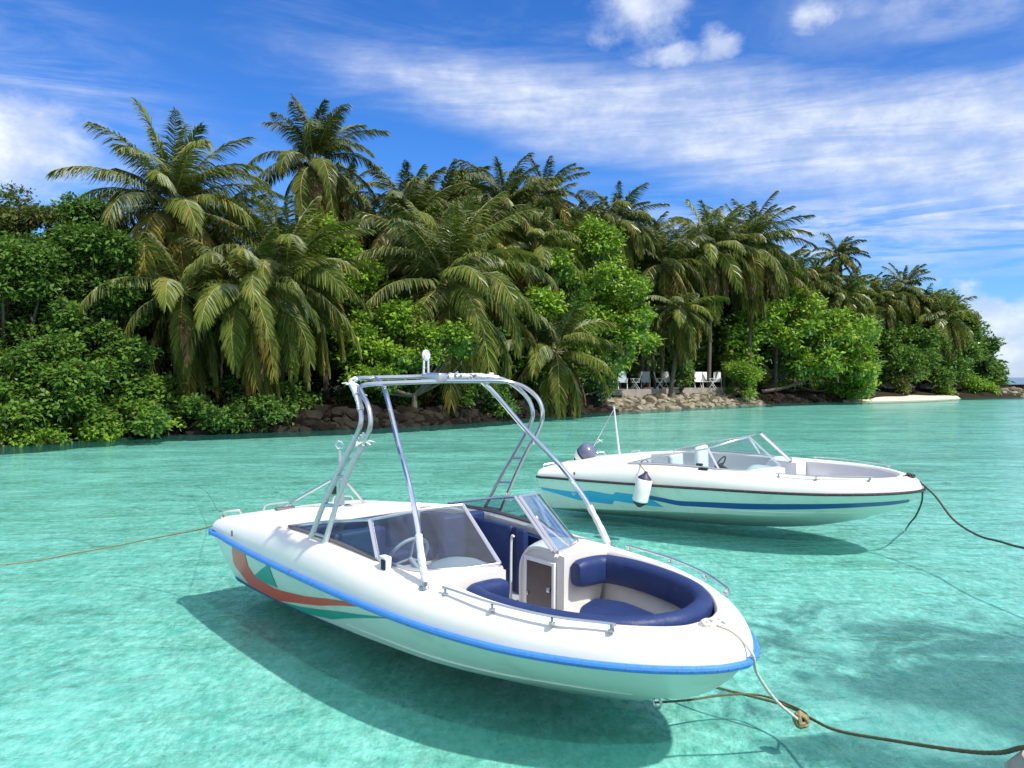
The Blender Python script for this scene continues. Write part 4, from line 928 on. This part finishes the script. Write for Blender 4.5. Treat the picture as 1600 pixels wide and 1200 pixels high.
# ================================================================== PALMS
def frond(rg, base, az, e0, L, droop, wind, nl, side=.25, wdt=.05, sag=.9, power=1.25):
    n = 16; t = np.linspace(0, 1, n); e = np.maximum(e0 - droop * t ** power, R(-89))
    hz_ = np.array([math.cos(az), math.sin(az)]); twist = rg.normal(0, .25)
    ang = az + twist * t; dx = np.cos(e) * np.cos(ang) + wind[0] * t; dy = np.cos(e) * np.sin(ang) + wind[1] * t; dz = np.sin(e)
    d = np.c_[dx, dy, dz]; d /= np.linalg.norm(d, axis=1)[:, None]
    P = np.array(base) + np.vstack([[0, 0, 0], np.cumsum(d[:-1] * (L / (n - 1)), axis=0)])
    side_v = np.c_[-np.sin(ang), np.cos(ang), np.zeros(n)]; N = np.cross(d, side_v); N *= np.sign(N[:, 2:3] + 1e-6) if False else 1
    roll = rg.normal(0, .35); Vq, Fq = [], []
    # rib
    w = np.interp(t, [0, .15, 1], [.045, .022, .006]) * (L / 4); 
    ribV = np.concatenate([P + side_v * w[:, None], P - side_v * w[:, None], P + np.cross(side_v, d) * w[:, None] * 1.2]); k = np.arange(n - 1)
    ribF = np.vstack([np.c_[k + a * n, k + 1 + a * n, k + 1 + b * n, k + b * n] for a, b in ((0, 1), (1, 2), (2, 0))])
    tl = np.linspace(.13, .995, nl); tl = np.clip(tl + rg.normal(0, .006, nl), .1, 1)
    Pi = np.stack([np.interp(tl, t, P[:, c]) for c in range(3)], 1); Ti = np.stack([np.interp(tl, t, d[:, c]) for c in range(3)], 1); Ti /= np.linalg.norm(Ti, axis=1)[:, None]
    Si = np.stack([np.interp(tl, t, side_v[:, c]) for c in range(3)], 1); Si -= Ti * (Si * Ti).sum(1)[:, None]; Si /= np.linalg.norm(Si, axis=1)[:, None]; Ni = np.cross(Ti, Si); Ni *= -1
    S2 = Si * math.cos(roll) + Ni * math.sin(roll); N2 = -Si * math.sin(roll) + Ni * math.cos(roll); Si, Ni = S2, N2
    ll = L * side * np.clip(np.sin(np.pi * (.10 + .82 * tl)), 0, 1) ** .6 * (1 + rg.normal(0, .06, nl))
    fa = np.interp(tl, [.1, .5, 1], [R(18), R(38), R(66)])
    allV, allF = [], []; off = 0; down = np.array([0, 0, -1.])
    for sg in (-1, 1):
        ja = rg.normal(0, .07, nl); jn = rg.normal(.12, .12, nl)
        D = Si * (sg * np.cos(fa + ja))[:, None] + Ti * np.sin(fa + ja)[:, None] + Ni * jn[:, None]; D /= np.linalg.norm(D, axis=1)[:, None]
        D1 = D + down * (.25 * sag) + np.array([wind[0], wind[1], 0]) * .5; D1 /= np.linalg.norm(D1, axis=1)[:, None]
        D2 = D + down * (1.15 * sag) + np.array([wind[0], wind[1], 0]) * .9; D2 /= np.linalg.norm(D2, axis=1)[:, None]
        p0 = Pi; p1 = p0 + D1 * (ll * .5)[:, None]; p2 = p1 + D2 * (ll * .5)[:, None]
        wv = Ti + Ni * rg.normal(.5, .4, nl)[:, None]; wv -= D1 * (wv * D1).sum(1)[:, None]; wv /= np.linalg.norm(wv, axis=1)[:, None]; wv *= wdt * .5
        V = np.concatenate([p0 + wv * .6, p0 - wv * .6, p1 + wv, p1 - wv, p2 + wv * .18, p2 - wv * .18]); i = np.arange(nl)
        F = np.vstack([np.c_[i, i + nl, i + 3 * nl, i + 2 * nl], np.c_[i + 2 * nl, i + 3 * nl, i + 5 * nl, i + 4 * nl]])
        allV.append(V); allF.append(F + off); off += len(V)
    return np.vstack(allV), np.vstack(allF), ribV, ribF
def palm(px, py, D, Rpx, base_px, seed, label, nf=26, leaf='palm_a', dead=3, lean=0, nl=None, wind=(.22, .05), emin=-50, emax=82, group='coconut palms on the island', only=None, lw_=None, base_D=None, sidew=.215):
    nf = int(nf * 1.12); rg = np.random.default_rng(seed); c = np.array(at(px, py, D)); L = Rpx / 1285 * D * 1.22
    bD = base_D or D; bx = (base_px - 800) / 1285 * bD; base = np.array([bx, bD + .6, .5])
    r = empty('palm_tree', tuple(base)); tag(r, label, 'palm tree', group)
    tr = MB(); mid = (base + c) / 2 + np.array([lean, 0, -.3]); tp = crom([base - (0, 0, 1.2), base + (0, 0, .3), mid, c - (0, 0, .5), c], 8) - base
    k = np.arange(len(tp)); tr.tube(tp, np.interp(np.linspace(0, 1, len(tp)), [0, .15, .9, 1], [.26, .17, .12, .2]) * (1 + .05 * (k % 2)), n=9, smooth=False); tr.build('trunk', M['trunk'], r)
    nl = nl or int(np.clip(4500 / D, 50, 112)); wdt = lw_ or (.046 + .0009 * max(0, D - 30)) 
    Vs, Fs, Vr, Fr, o1, o2, old = [], [], [], [], 0, 0, []
    for i in range(nf):
        age = (i + .5) / nf; az = i * 2.39996 + rg.normal(0, .15) + seed
        if only is not None and not only(az): continue
        e0 = R(emax + (emin - emax) * age ** 1.15 + rg.normal(0, 5)); droop = R(np.interp(age, [0, .35, .75, 1], [34, 84, 90, 50]) * (1 + rg.normal(0, .14)))
        Lf = L * np.interp(age, [0, .2, 1], [.72, 1, 1.0]) * (1 + rg.normal(0, .07))
        b = c - base + np.array([math.cos(az), math.sin(az), 0]) * .10 - np.array([0, 0, .35 * age])
        v, f, rv, rf = frond(rg, b, az, e0, Lf, droop, (wind[0] * (1 - .5 * age), wind[1]), nl, side=sidew, wdt=wdt, sag=.55 + .5 * age)
        old.append(np.full(len(f), 2 if (age > .62 and rg.random() < .55) else 0, dtype=np.int32)); Vs.append(v); Fs.append(f + o1); o1 += len(v); Vr.append(rv); Fr.append(rf + o2); o2 += len(rv)
    V = np.vstack(Vs + Vr); F = np.vstack(Fs + [q + o1 for q in Fr]); nleaf = sum(len(q) for q in Fs)
    o = fastmesh('crown', V, F, M[leaf], r); o.data.materials.append(M['rachis'])
    mi = np.zeros(len(F), dtype=np.int32); mi[:nleaf] = np.concatenate(old); mi[nleaf:] = 1; o.data.materials.append(M['palm_old']); o.data.polygons.foreach_set('material_index', mi)
    if dead:
        Vs, Fs, o1 = [], [], 0
        for i in range(dead):
            az = rg.random() * 6.28; v, f, rv, rf = frond(rg, c - base - np.array([0, 0, .45]), az, R(-35 - 30 * rg.random()), L * .8, R(45), (0, 0), int(nl * .8), side=.15, wdt=wdt, sag=1.4)
            Vs += [v, rv]; Fs += [f + o1, rf + o1 + len(v)]; o1 += len(v) + len(rv)
        fastmesh('dead_fronds', np.vstack(Vs), np.vstack(Fs), M['palm_dead'], r)
    return r

# ================================================================== BROADLEAF TREES AND SHRUBS
def leaves(rg, tips, dirs, K, ll, spread=.9, drop=.0, aspect=.52, jit=.35):
    """K leaves round every twig tip; each a folded four-cornered blade"""
    n = len(tips); T = np.repeat(tips, K, 0); Dd = np.repeat(dirs, K, 0); m = len(T)
    a = Dd * .55 + rg.normal(0, spread, (m, 3)) * np.array([1, 1, .6]); a[:, 2] -= drop; a /= np.linalg.norm(a, axis=1)[:, None]
    up = Dd * .55 + np.array([0, 0, .75]) + rg.normal(0, jit, (m, 3)); s = np.cross(a, up); s /= np.linalg.norm(s, axis=1)[:, None] + 1e-9
    l = ll * (1 + rg.normal(0, .22, m)).clip(.4, 1.6); b = T + rg.normal(0, ll * .55, (m, 3)); nrm = np.cross(s, a)
    mid = b + a * (l * .48)[:, None] - nrm * 0; w = (l * aspect * .5)[:, None]
    V = np.stack([b, mid + s * w + nrm * w * .25, b + a * l[:, None] - np.array([0, 0, 1]) * (l * .12)[:, None], mid - s * w + nrm * w * .25], 1).reshape(-1, 3)
    F = np.arange(len(V)).reshape(-1, 4); return V, F
def lobe_leaves(rg, C_, Rr, ll, cover, K=7, upper=.35, fill=.25, **kw):
    area = 4 * math.pi * ((Rr[0] * Rr[1] + Rr[0] * Rr[2] + Rr[1] * Rr[2]) / 3); nleaf = area * cover / (.26 * ll * ll); n = max(4, int(nleaf / K))
    d = rg.normal(0, 1, (n, 3)); d[:, 2] += upper; d /= np.linalg.norm(d, axis=1)[:, None]
    ph = rg.random(3) * 6.28; lump = 1 + .16 * np.sin(d[:, 0] * 5 + ph[0]) * np.sin(d[:, 1] * 5 + ph[1]) + .10 * np.sin(d[:, 2] * 8 + ph[2])
    rad = lump * np.where(rg.random(n) < fill, rg.random(n) ** .5 * .8, 1 - .16 * rg.random(n) ** 1.5)
    return leaves(rg, C_ + d * rad[:, None] * np.array(Rr), d, K, ll, **kw)
def shrub(name, cat, label, ells, D, depth, lr, ll, mt, seed, group=None, cover=1.5, trunk=True, dens=1.0, base=None, K=7, flat=.72, zmin=.05, kind=None, fill=.25, drop=0.0, aspect=.52):
    """crown made of many lobes filling ellipses given as (px, py, half width px, half height px[, D]) seen from the camera point"""
    rg = np.random.default_rng(seed); L_ = []
    for e in ells:
        px, py, rx, ry = e[:4]; Dd = e[4] if len(e) > 4 else D; c = np.array(at(px, py, Dd)); wx, wz = rx / 1285 * Dd, ry / 1285 * Dd
        wy = min(depth, max(wx, wz)); n = max(1, int(dens * .62 * (wx * wz * 4 * .785) / (lr * lr * 1.1)) + 1)
        for i in range(n):
            for _ in range(20):
                u = rg.uniform(-1, 1, 3)
                if u @ u < 1: break
            rr = lr * rg.uniform(.62, 1.25)
            q = np.array([u[0] * max(.05, wx - rr * .6), u[1] * wy, u[2] * max(.05, wz - rr * flat * .6)])
            L_.append((c + q, np.array([rr, rr, rr * flat])))
    L_ = [(c, r) for c, r in L_ if c[2] > zmin]
    cx = np.mean([c for c, r in L_], axis=0)
    b = np.array([cx[0], cx[1] + .4, .4]) if base is None else np.array(base, float)
    root = empty(name, tuple(b))
    if kind is None: tag(root, label, cat, group)
    Vs, Fs, o_ = [], [], 0
    for c, r in L_:
        v, f = lobe_leaves(rg, c, r, ll, cover, K=K, fill=fill, drop=drop, aspect=aspect); v[:, 2] = np.maximum(v[:, 2], -.02); Vs.append(v - b); Fs.append(f + o_); o_ += len(v)
    fastmesh('crown', np.vstack(Vs), np.vstack(Fs), M[mt], root)
    if trunk:
        t = MB(); hh = max(.6, cx[2] - b[2]); fork = np.array([(cx[0] - b[0]) * .3, 0, hh * .35]); r0 = .05 + .035 * hh
        t.tube([(0, 0, -.7), (0, 0, .1), tuple(fork)], [r0 * 1.3, r0, r0 * .85], n=8)
        pick = [L_[i] for i in rg.permutation(len(L_))[:min(len(L_), 11)]]
        for c, r in pick:
            e = c - b; m_ = fork * .45 + e * .55 + np.array([0, 0, -.12 * np.linalg.norm(e - fork)]); t.tube([tuple(fork), tuple(m_), tuple(e)], [r0 * .7, r0 * .4, .015], n=6, k=4)
        t.build('trunk', M['bark'], root)
    return root

# ------------------------------------------------------------------ palms, left to right
palm(270, 320, 34, 146, 292, 1, 'tall coconut palm at the left with fronds sweeping high over the hedge of shrubs', nf=44, emin=-62, emax=88, dead=6, wind=(.20, 0))
palm(285, 450, 31.9, 128, 300, 2, 'short coconut palm with long tan tipped fronds hanging below the tall left palm', nf=24, emax=55, emin=-86, dead=4, base_D=33.6)
palm(392, 450, 32.6, 132, 385, 3, 'low coconut palm with curtains of hanging fronds above the dark seawall', nf=27, emax=65, emin=-86, dead=4, base_D=34.6)
palm(446, 425, 34, 128, 430, 4, 'coconut palm leaning right over the shaded shore left of the tower arch', nf=36, emax=82, emin=-60, dead=2, base_D=36.4, wind=(.3, -.05))
palm(338, 352, 37, 105, 345, 31, 'coconut palm crown squeezed between the tall left palm and the low hanging palms', nf=29, emax=60, emin=-70, dead=3)
palm(150, 345, 39, 110, 190, 32, 'coconut palm whose arching fronds rise behind the left shrubs', nf=19, emax=35, emin=-50, dead=1, leaf='palm_b')
palm(492, 250, 42, 100, 505, 5, 'tallest coconut palm standing clear against the sky with a dense dark skirt', nf=36, emax=86, emin=-78, dead=8, wind=(.28, 0), leaf='palm_b')
palm(640, 345, 43, 100, 640, 6, 'coconut palm with an upright crown right of the tallest palm', nf=36, emax=86, emin=-60, dead=3, wind=(.25, 0), leaf='palm_b')
palm(700, 440, 40, 142, 715, 7, 'big coconut palm with a round drooping crown above the masthead light', nf=43, emax=84, emin=-68, dead=3, wind=(.10, -.1), base_D=41)
palm(605, 425, 44, 72, 610, 33, 'small drooping coconut palm left of the big round crown', nf=22, emax=50, emin=-75, dead=1)
palm(788, 320, 50, 88, 790, 8, 'coconut palm with a sparse swept top on the skyline right of centre', nf=36, emax=82, emin=-75, dead=5, wind=(.3, 0), leaf='palm_b')
palm(838, 385, 49, 80, 835, 9, 'coconut palm with hanging dead fronds beside the sunlit broadleaf tree', nf=31, emax=60, emin=-84, dead=9, wind=(.15, 0))
palm(852, 300, 58, 62, 855, 10, 'distant coconut palm peeping over the skyline left of the sky gap', nf=24, emax=75, emin=-50, dead=1, wind=(.35, 0), leaf='palm_b')
palm(868, 545, 45.5, 92, 880, 11, 'young low coconut palm bending over the seawall with bright yellow green fronds', nf=26, emax=84, emin=-72, dead=1, wind=(.12, -.1), base_D=46, leaf='palm_a')
palm(965, 345, 60, 66, 968, 12, 'coconut palm with a rounded windblown top behind the sunlit broadleaf tree', nf=34, emax=78, emin=-75, dead=3, wind=(.35, 0), leaf='palm_b')
palm(925, 345, 64, 48, 930, 13, 'small coconut palm tucked left of the rounded windblown one', nf=24, emax=75, emin=-60, dead=2, wind=(.3, 0), leaf='palm_b')
palm(1040, 410, 61, 72, 1035, 14, 'coconut palm with tangled grey green fronds in the middle of the skyline', nf=36, emax=84, emin=-78, dead=5, wind=(.2, 0), leaf='palm_b')
palm(1063, 480, 58.5, 60, 1050, 15, 'coconut palm with drooping tan tipped fronds above the terrace chairs', nf=29, emax=50, emin=-80, dead=4, wind=(.15, -.1))
palm(1112, 385, 64, 76, 1110, 16, 'left one of the two big shaggy coconut palms right of the middle skyline', nf=46, emax=80, emin=-86, dead=14, wind=(.25, 0))
palm(1172, 385, 66, 84, 1175, 17, 'right one of the two big shaggy coconut palms with the highest top', nf=48, emax=84, emin=-86, dead=14, wind=(.25, 0), leaf='palm_b')
palm(1215, 425, 70, 58, 1215, 18, 'coconut palm sloping down right of the shaggy pair', nf=31, emax=70, emin=-70, dead=4, wind=(.25, 0))
palm(1311, 398, 78, 37, 1311, 19, 'slender coconut palm standing alone above the right skyline', nf=24, emax=84, emin=-35, dead=2, wind=(.2, 0), leaf='palm_b')
palm(1268, 445, 76, 46, 1268, 20, 'coconut palm left below the slender lone palm', nf=29, emax=82, emin=-70, dead=3, leaf='palm_b')
palm(1318, 458, 77, 50, 1318, 21, 'coconut palm directly below the slender lone palm', nf=31, emax=75, emin=-75, dead=4)
palm(1378, 470, 83, 42, 1378, 22, 'left coconut palm of the clump near the right end of the island', nf=29, emax=82, emin=-75, dead=3, leaf='palm_b')
palm(1412, 448, 86, 44, 1412, 23, 'highest coconut palm of the clump near the right end of the island', nf=31, emax=82, emin=-78, dead=4, leaf='palm_b')
palm(1440, 475, 87, 38, 1440, 34, 'small coconut palm right beside the highest of the right clump', nf=24, emax=70, emin=-75, dead=3)
palm(1474, 498, 86, 47, 1474, 24, 'last coconut palm on the right with a star shaped crown', nf=34, emax=84, emin=-72, dead=3, wind=(.05, 0))
palm(1345, 492, 80, 36, 1345, 35, 'little coconut palm behind the spreading bright green tree', nf=24, emax=75, emin=-70, dead=2)
palm(1005, 440, 62, 52, 1005, 36, 'coconut palm filling the gap above the sunlit broadleaf tree', nf=24, emax=75, emin=-75, dead=5, leaf='palm_b')
palm(565, 350, 47, 60, 565, 37, 'coconut palm in shade between the tallest palm and its upright neighbour', nf=24, emax=70, emin=-70, dead=4, leaf='palm_b')
palm(745, 365, 47, 70, 745, 38, 'coconut palm behind the big round crown', nf=26, emax=75, emin=-65, dead=3, leaf='palm_b')

for k_, (px, py, D, R_, nf_, lab) in enumerate([
    (330, 420, 38, 105, 28, 'shaded coconut palm deep behind the low hanging palms'), (210, 415, 36, 100, 24, 'coconut palm half buried in the top of the left shrubs'),
    (540, 300, 52, 62, 24, 'small coconut palm on the skyline directly right of the tallest palm'), (690, 330, 52, 80, 28, 'coconut palm on the skyline above the big round crown'),
    (830, 345, 58, 72, 28, 'coconut palm in the dense middle of the skyline'), (900, 370, 60, 62, 26, 'coconut palm just left of the windblown pair'),
    (1010, 385, 66, 62, 28, 'coconut palm on the skyline right of the windblown top'), (1075, 400, 68, 66, 28, 'coconut palm on the skyline left of the shaggy pair'),
    (1145, 400, 71, 70, 30, 'coconut palm showing between the shaggy pair'), (1240, 430, 75, 52, 26, 'coconut palm on the slope right of the shaggy pair'),
    (1290, 450, 80, 46, 24, 'coconut palm behind the slender lone palm'), (1395, 475, 90, 40, 24, 'coconut palm deep in the right end clump'), (1355, 460, 86, 40, 24, 'coconut palm left behind the right end clump'),
    (1450, 500, 92, 38, 22, 'coconut palm between the right clump and the star shaped crown')]):
    palm(px, py, D, R_, px + 4, 60 + k_, lab, nf=nf_, emax=82, emin=-82, dead=5, wind=(.2, 0), leaf='palm_b' if k_ % 2 else 'palm_a')
# ------------------------------------------------------------------ broadleaf trees and shrubs
G1 = 'dense shrubs at the left shore'
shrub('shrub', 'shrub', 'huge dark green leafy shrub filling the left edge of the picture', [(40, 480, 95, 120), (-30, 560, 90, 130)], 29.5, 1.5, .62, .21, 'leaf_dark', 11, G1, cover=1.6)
shrub('shrub', 'shrub', 'tall rounded leafy shrub in front of the tall left palm', [(150, 470, 75, 130, 30.5), (125, 370, 60, 55, 31.5)], 30.5, 1.4, .58, .20, 'leaf_dark', 12, G1, cover=1.6)
shrub('shrub', 'shrub', 'mid green shrub bulging over the water at the left', [(60, 600, 110, 75, 27.8), (20, 650, 100, 45, 26.9)], 27.8, 1.2, .50, .19, 'leaf_mid', 13, G1, cover=1.6)
shrub('shrub', 'shrub', 'mid green shrub spreading right from the left shrubs to the dark gap', [(185, 580, 62, 80, 30), (235, 625, 52, 42, 31), (160, 655, 110, 28, 29)], 30, 1.1, .48, .19, 'leaf_mid', 14, G1, cover=1.6)
shrub('small_tree', 'tree', 'thin topped reddish green tree rising at the upper left corner of the shrubs', [(25, 330, 40, 45, 33), (-30, 370, 60, 60, 33), (75, 350, 30, 35, 33)], 33, 1.2, .42, .17, 'leaf_olive', 15, cover=.9)
shrub('shrub', 'shrub', 'bright low leaves touching the water at the far left', [(45, 683, 62, 14, 26.2), (150, 676, 70, 14, 28), (240, 665, 50, 16, 30.6)], 26.5, .6, .26, .16, 'leaf_bright', 16, G1, cover=1.3, trunk=False)
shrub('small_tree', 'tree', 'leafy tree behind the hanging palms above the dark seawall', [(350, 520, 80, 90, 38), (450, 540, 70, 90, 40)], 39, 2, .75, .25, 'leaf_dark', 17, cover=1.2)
shrub('broadleaf_tree', 'tree', 'bright green broadleaf tree between the tallest palm and the big round palm', [(555, 440, 35, 55, 38.5), (570, 540, 48, 60, 37), (530, 375, 25, 35, 40), (620, 500, 42, 34, 37.5), (505, 360, 18, 22, 40.5)], 38, 1.5, .58, .23, 'leaf_bright', 18, cover=1.25)
shrub('broadleaf_tree', 'tree', 'sunlit bough of broad leaves hanging low behind the tower crossbar', [(640, 560, 75, 22, 36.2), (690, 528, 60, 20, 36.8), (590, 595, 60, 26, 35.8), (730, 545, 35, 16, 37.2)], 36.5, 1.0, .42, .21, 'leaf_bright', 19, cover=1.2, flat=.5)
shrub('shrub', 'shrub', 'shaded shrub hanging down to the water behind the tower arch', [(600, 622, 70, 34, 38.2), (680, 620, 60, 34, 39.5)], 38.6, .9, .45, .19, 'leaf_mid', 20, cover=1.1)
shrub('shrub', 'shrub', 'dark ragged shrub over the seawall below the hanging palms', [(350, 615, 70, 28, 33.2), (460, 620, 75, 26, 34.2), (400, 640, 60, 14, 32.8)], 34.0, .8, .40, .18, 'leaf_dark', 21, cover=.9)
shrub('shrub', 'shrub', 'dark shrub trailing into the water at the left end of the seawall', [(320, 648, 50, 28, 30.9), (390, 646, 50, 27, 31.9)], 31.5, .7, .36, .17, 'leaf_dark', 41, cover=1.2, fill=.4)
shrub('shrub', 'shrub', 'dark shrub trailing into the water right of the tower arch', [(788, 632, 36, 20, 40.8), (760, 604, 40, 20, 40)], 41, .8, .40, .20, 'leaf_dark', 44, cover=1.0, fill=.4)
shrub('broadleaf_tree', 'tree', 'yellow green tree top on the skyline between two centre palms', [(735, 300, 42, 32, 55), (690, 330, 40, 35, 54), (880, 360, 35, 40, 58), (810, 330, 40, 30, 57)], 55, 2, .8, .30, 'leaf_olive', 22, cover=1.2)
shrub('broadleaf_tree', 'tree', 'tall sunlit broadleaf tree left of the terrace with a full rounded crown', [(945, 470, 82, 70, 53), (925, 390, 50, 50, 55), (985, 520, 46, 55, 53), (900, 510, 35, 45, 51), (965, 560, 40, 25, 53), (850, 470, 30, 36, 45.5), (870, 420, 28, 30, 48)], 53, 2.2, .72, .28, 'leaf_bright', 23, cover=1.3)
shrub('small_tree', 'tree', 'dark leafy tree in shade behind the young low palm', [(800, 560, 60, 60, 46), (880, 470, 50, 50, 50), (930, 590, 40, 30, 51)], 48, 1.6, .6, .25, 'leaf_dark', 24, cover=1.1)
shrub('shrub', 'shrub', 'grey green leafy shoots at the left end of the terrace', [(900, 600, 42, 22, 50.5), (945, 598, 26, 20, 53), (835, 590, 30, 35, 45.6)], 50.5, .9, .36, .20, 'leaf_mid', 25, cover=.9)
shrub('round_shrub', 'shrub', 'small round dark shrub on the terrace wall between two groups of chairs', [(1071, 584, 18, 20)], 60.8, .9, .42, .20, 'leaf_mid', 26, cover=1.6, zmin=1, dens=1.6)
shrub('round_shrub', 'shrub', 'big round bright green shrub at the right end of the terrace', [(1158, 595, 31, 31)], 64.2, 1.4, .6, .22, 'leaf_bright', 27, cover=1.8, zmin=.5, dens=1.5, aspect=.3)
shrub('broadleaf_tree', 'tree', 'large spreading bright green tree reaching over the water right of the terrace', [(1225, 505, 82, 45, 69), (1160, 540, 45, 30, 67), (1310, 530, 62, 50, 70), (1335, 585, 45, 36, 71), (1260, 560, 60, 35, 70), (1180, 500, 45, 30, 68), (1235, 465, 40, 22, 71), (1350, 540, 30, 40, 72)], 70, 2.6, .78, .36, 'leaf_bright', 28, cover=1.0, base=(22.0, 71.5, .5), flat=.5, dens=1.05)
shrub('shrub', 'shrub', 'pale green bush trailing to the waterline under the spreading tree', [(1320, 608, 42, 16, 72.5), (1345, 595, 30, 24, 72.5)], 72, 1, .5, .27, 'leaf_bright', 29, cover=1.1, trunk=False)
shrub('broadleaf_tree', 'tree', 'olive green tree mound behind the little beach', [(1410, 560, 52, 40, 82), (1440, 530, 40, 35, 84), (1390, 520, 30, 25, 83)], 83, 2.4, .9, .34, 'leaf_mid', 30, cover=1.2)
shrub('broadleaf_tree', 'tree', 'mid green tree mound sloping down to the right end wall', [(1480, 575, 40, 28, 86), (1500, 550, 30, 30, 89), (1455, 590, 30, 18, 85)], 86, 2.2, .8, .34, 'leaf_mid', 31, cover=1.2)
shrub('broadleaf_tree', 'tree', 'tall dark tree closing the right end of the island against the sea', [(1500, 510, 30, 38, 96), (1520, 545, 26, 40, 97), (1535, 570, 16, 26, 98), (1545, 540, 12, 14, 98), (1475, 480, 30, 30, 98)], 97, 2.2, .85, .36, 'leaf_dark', 32, cover=1.3)
shrub('shrub', 'shrub', 'dry brownish shrub standing on the back of the beach', [(1412, 602, 22, 16, 80.5)], 80.5, .9, .5, .26, 'leaf_olive', 33, cover=1.1, fill=.4)
shrub('shrub', 'shrub', 'bright green shrub growing over the low wall right of the beach', [(1512, 598, 24, 16, 87.5), (1540, 606, 24, 10, 87.5), (1470, 612, 30, 7, 85)], 87, .9, .5, .28, 'leaf_bright', 34, cover=1.1, trunk=False)
# leaning grey stem under the spreading tree
ln = MB().tube([at(1190, 612, 69), at(1225, 606, 69), at(1262, 592, 69.5), at(1290, 572, 70)], [.16, .14, .11, .07], n=8)
tag(ln.build('leaning_trunk', M['trunk'], None), 'bare grey stem leaning out under the spreading tree', 'tree trunk')
for i, (px, D, h, dx, lab) in enumerate([(967, 60, 5.5, .6, 'thin pale stem between the left terrace chairs'), (1003, 63, 6, .3, 'dark upright stem behind the pale blue terrace chair'), (1024, 61.5, 6.2, -.8, 'leaning grey stem behind the middle terrace chairs'), (1130, 69, 5, .5, 'shaded stem behind the chairs at the right end of the terrace')]):
    x, y, _ = at(px, 0, D); o = MB().tube([(x, y, 1), (x + dx * .3, y, 1 + h * .5), (x + dx, y, 1 + h)], [.13, .11, .08], n=8).build('bare_trunk', M['trunk'], None); tag(o, lab, 'tree trunk')

# shaded wood behind everything: one uncounted mass of foliage with stems
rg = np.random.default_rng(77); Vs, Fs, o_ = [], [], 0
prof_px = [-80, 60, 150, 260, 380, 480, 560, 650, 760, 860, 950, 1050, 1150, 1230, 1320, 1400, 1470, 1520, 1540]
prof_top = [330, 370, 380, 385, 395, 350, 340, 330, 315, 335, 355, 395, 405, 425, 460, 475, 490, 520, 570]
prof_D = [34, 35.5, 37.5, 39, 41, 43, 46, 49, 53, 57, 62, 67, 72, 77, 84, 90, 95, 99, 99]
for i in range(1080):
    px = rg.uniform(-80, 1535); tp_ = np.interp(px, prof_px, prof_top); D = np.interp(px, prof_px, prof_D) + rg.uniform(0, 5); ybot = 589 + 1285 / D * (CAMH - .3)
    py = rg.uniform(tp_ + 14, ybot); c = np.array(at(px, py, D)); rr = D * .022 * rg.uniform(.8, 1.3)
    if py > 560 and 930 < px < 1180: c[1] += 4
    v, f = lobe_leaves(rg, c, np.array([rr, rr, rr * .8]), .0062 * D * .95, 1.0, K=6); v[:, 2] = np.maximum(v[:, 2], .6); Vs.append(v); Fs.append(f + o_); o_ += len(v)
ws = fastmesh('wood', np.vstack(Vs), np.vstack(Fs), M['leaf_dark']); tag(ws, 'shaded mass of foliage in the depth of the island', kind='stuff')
print('verts', sum(len(m.vertices) for m in bpy.data.meshes))
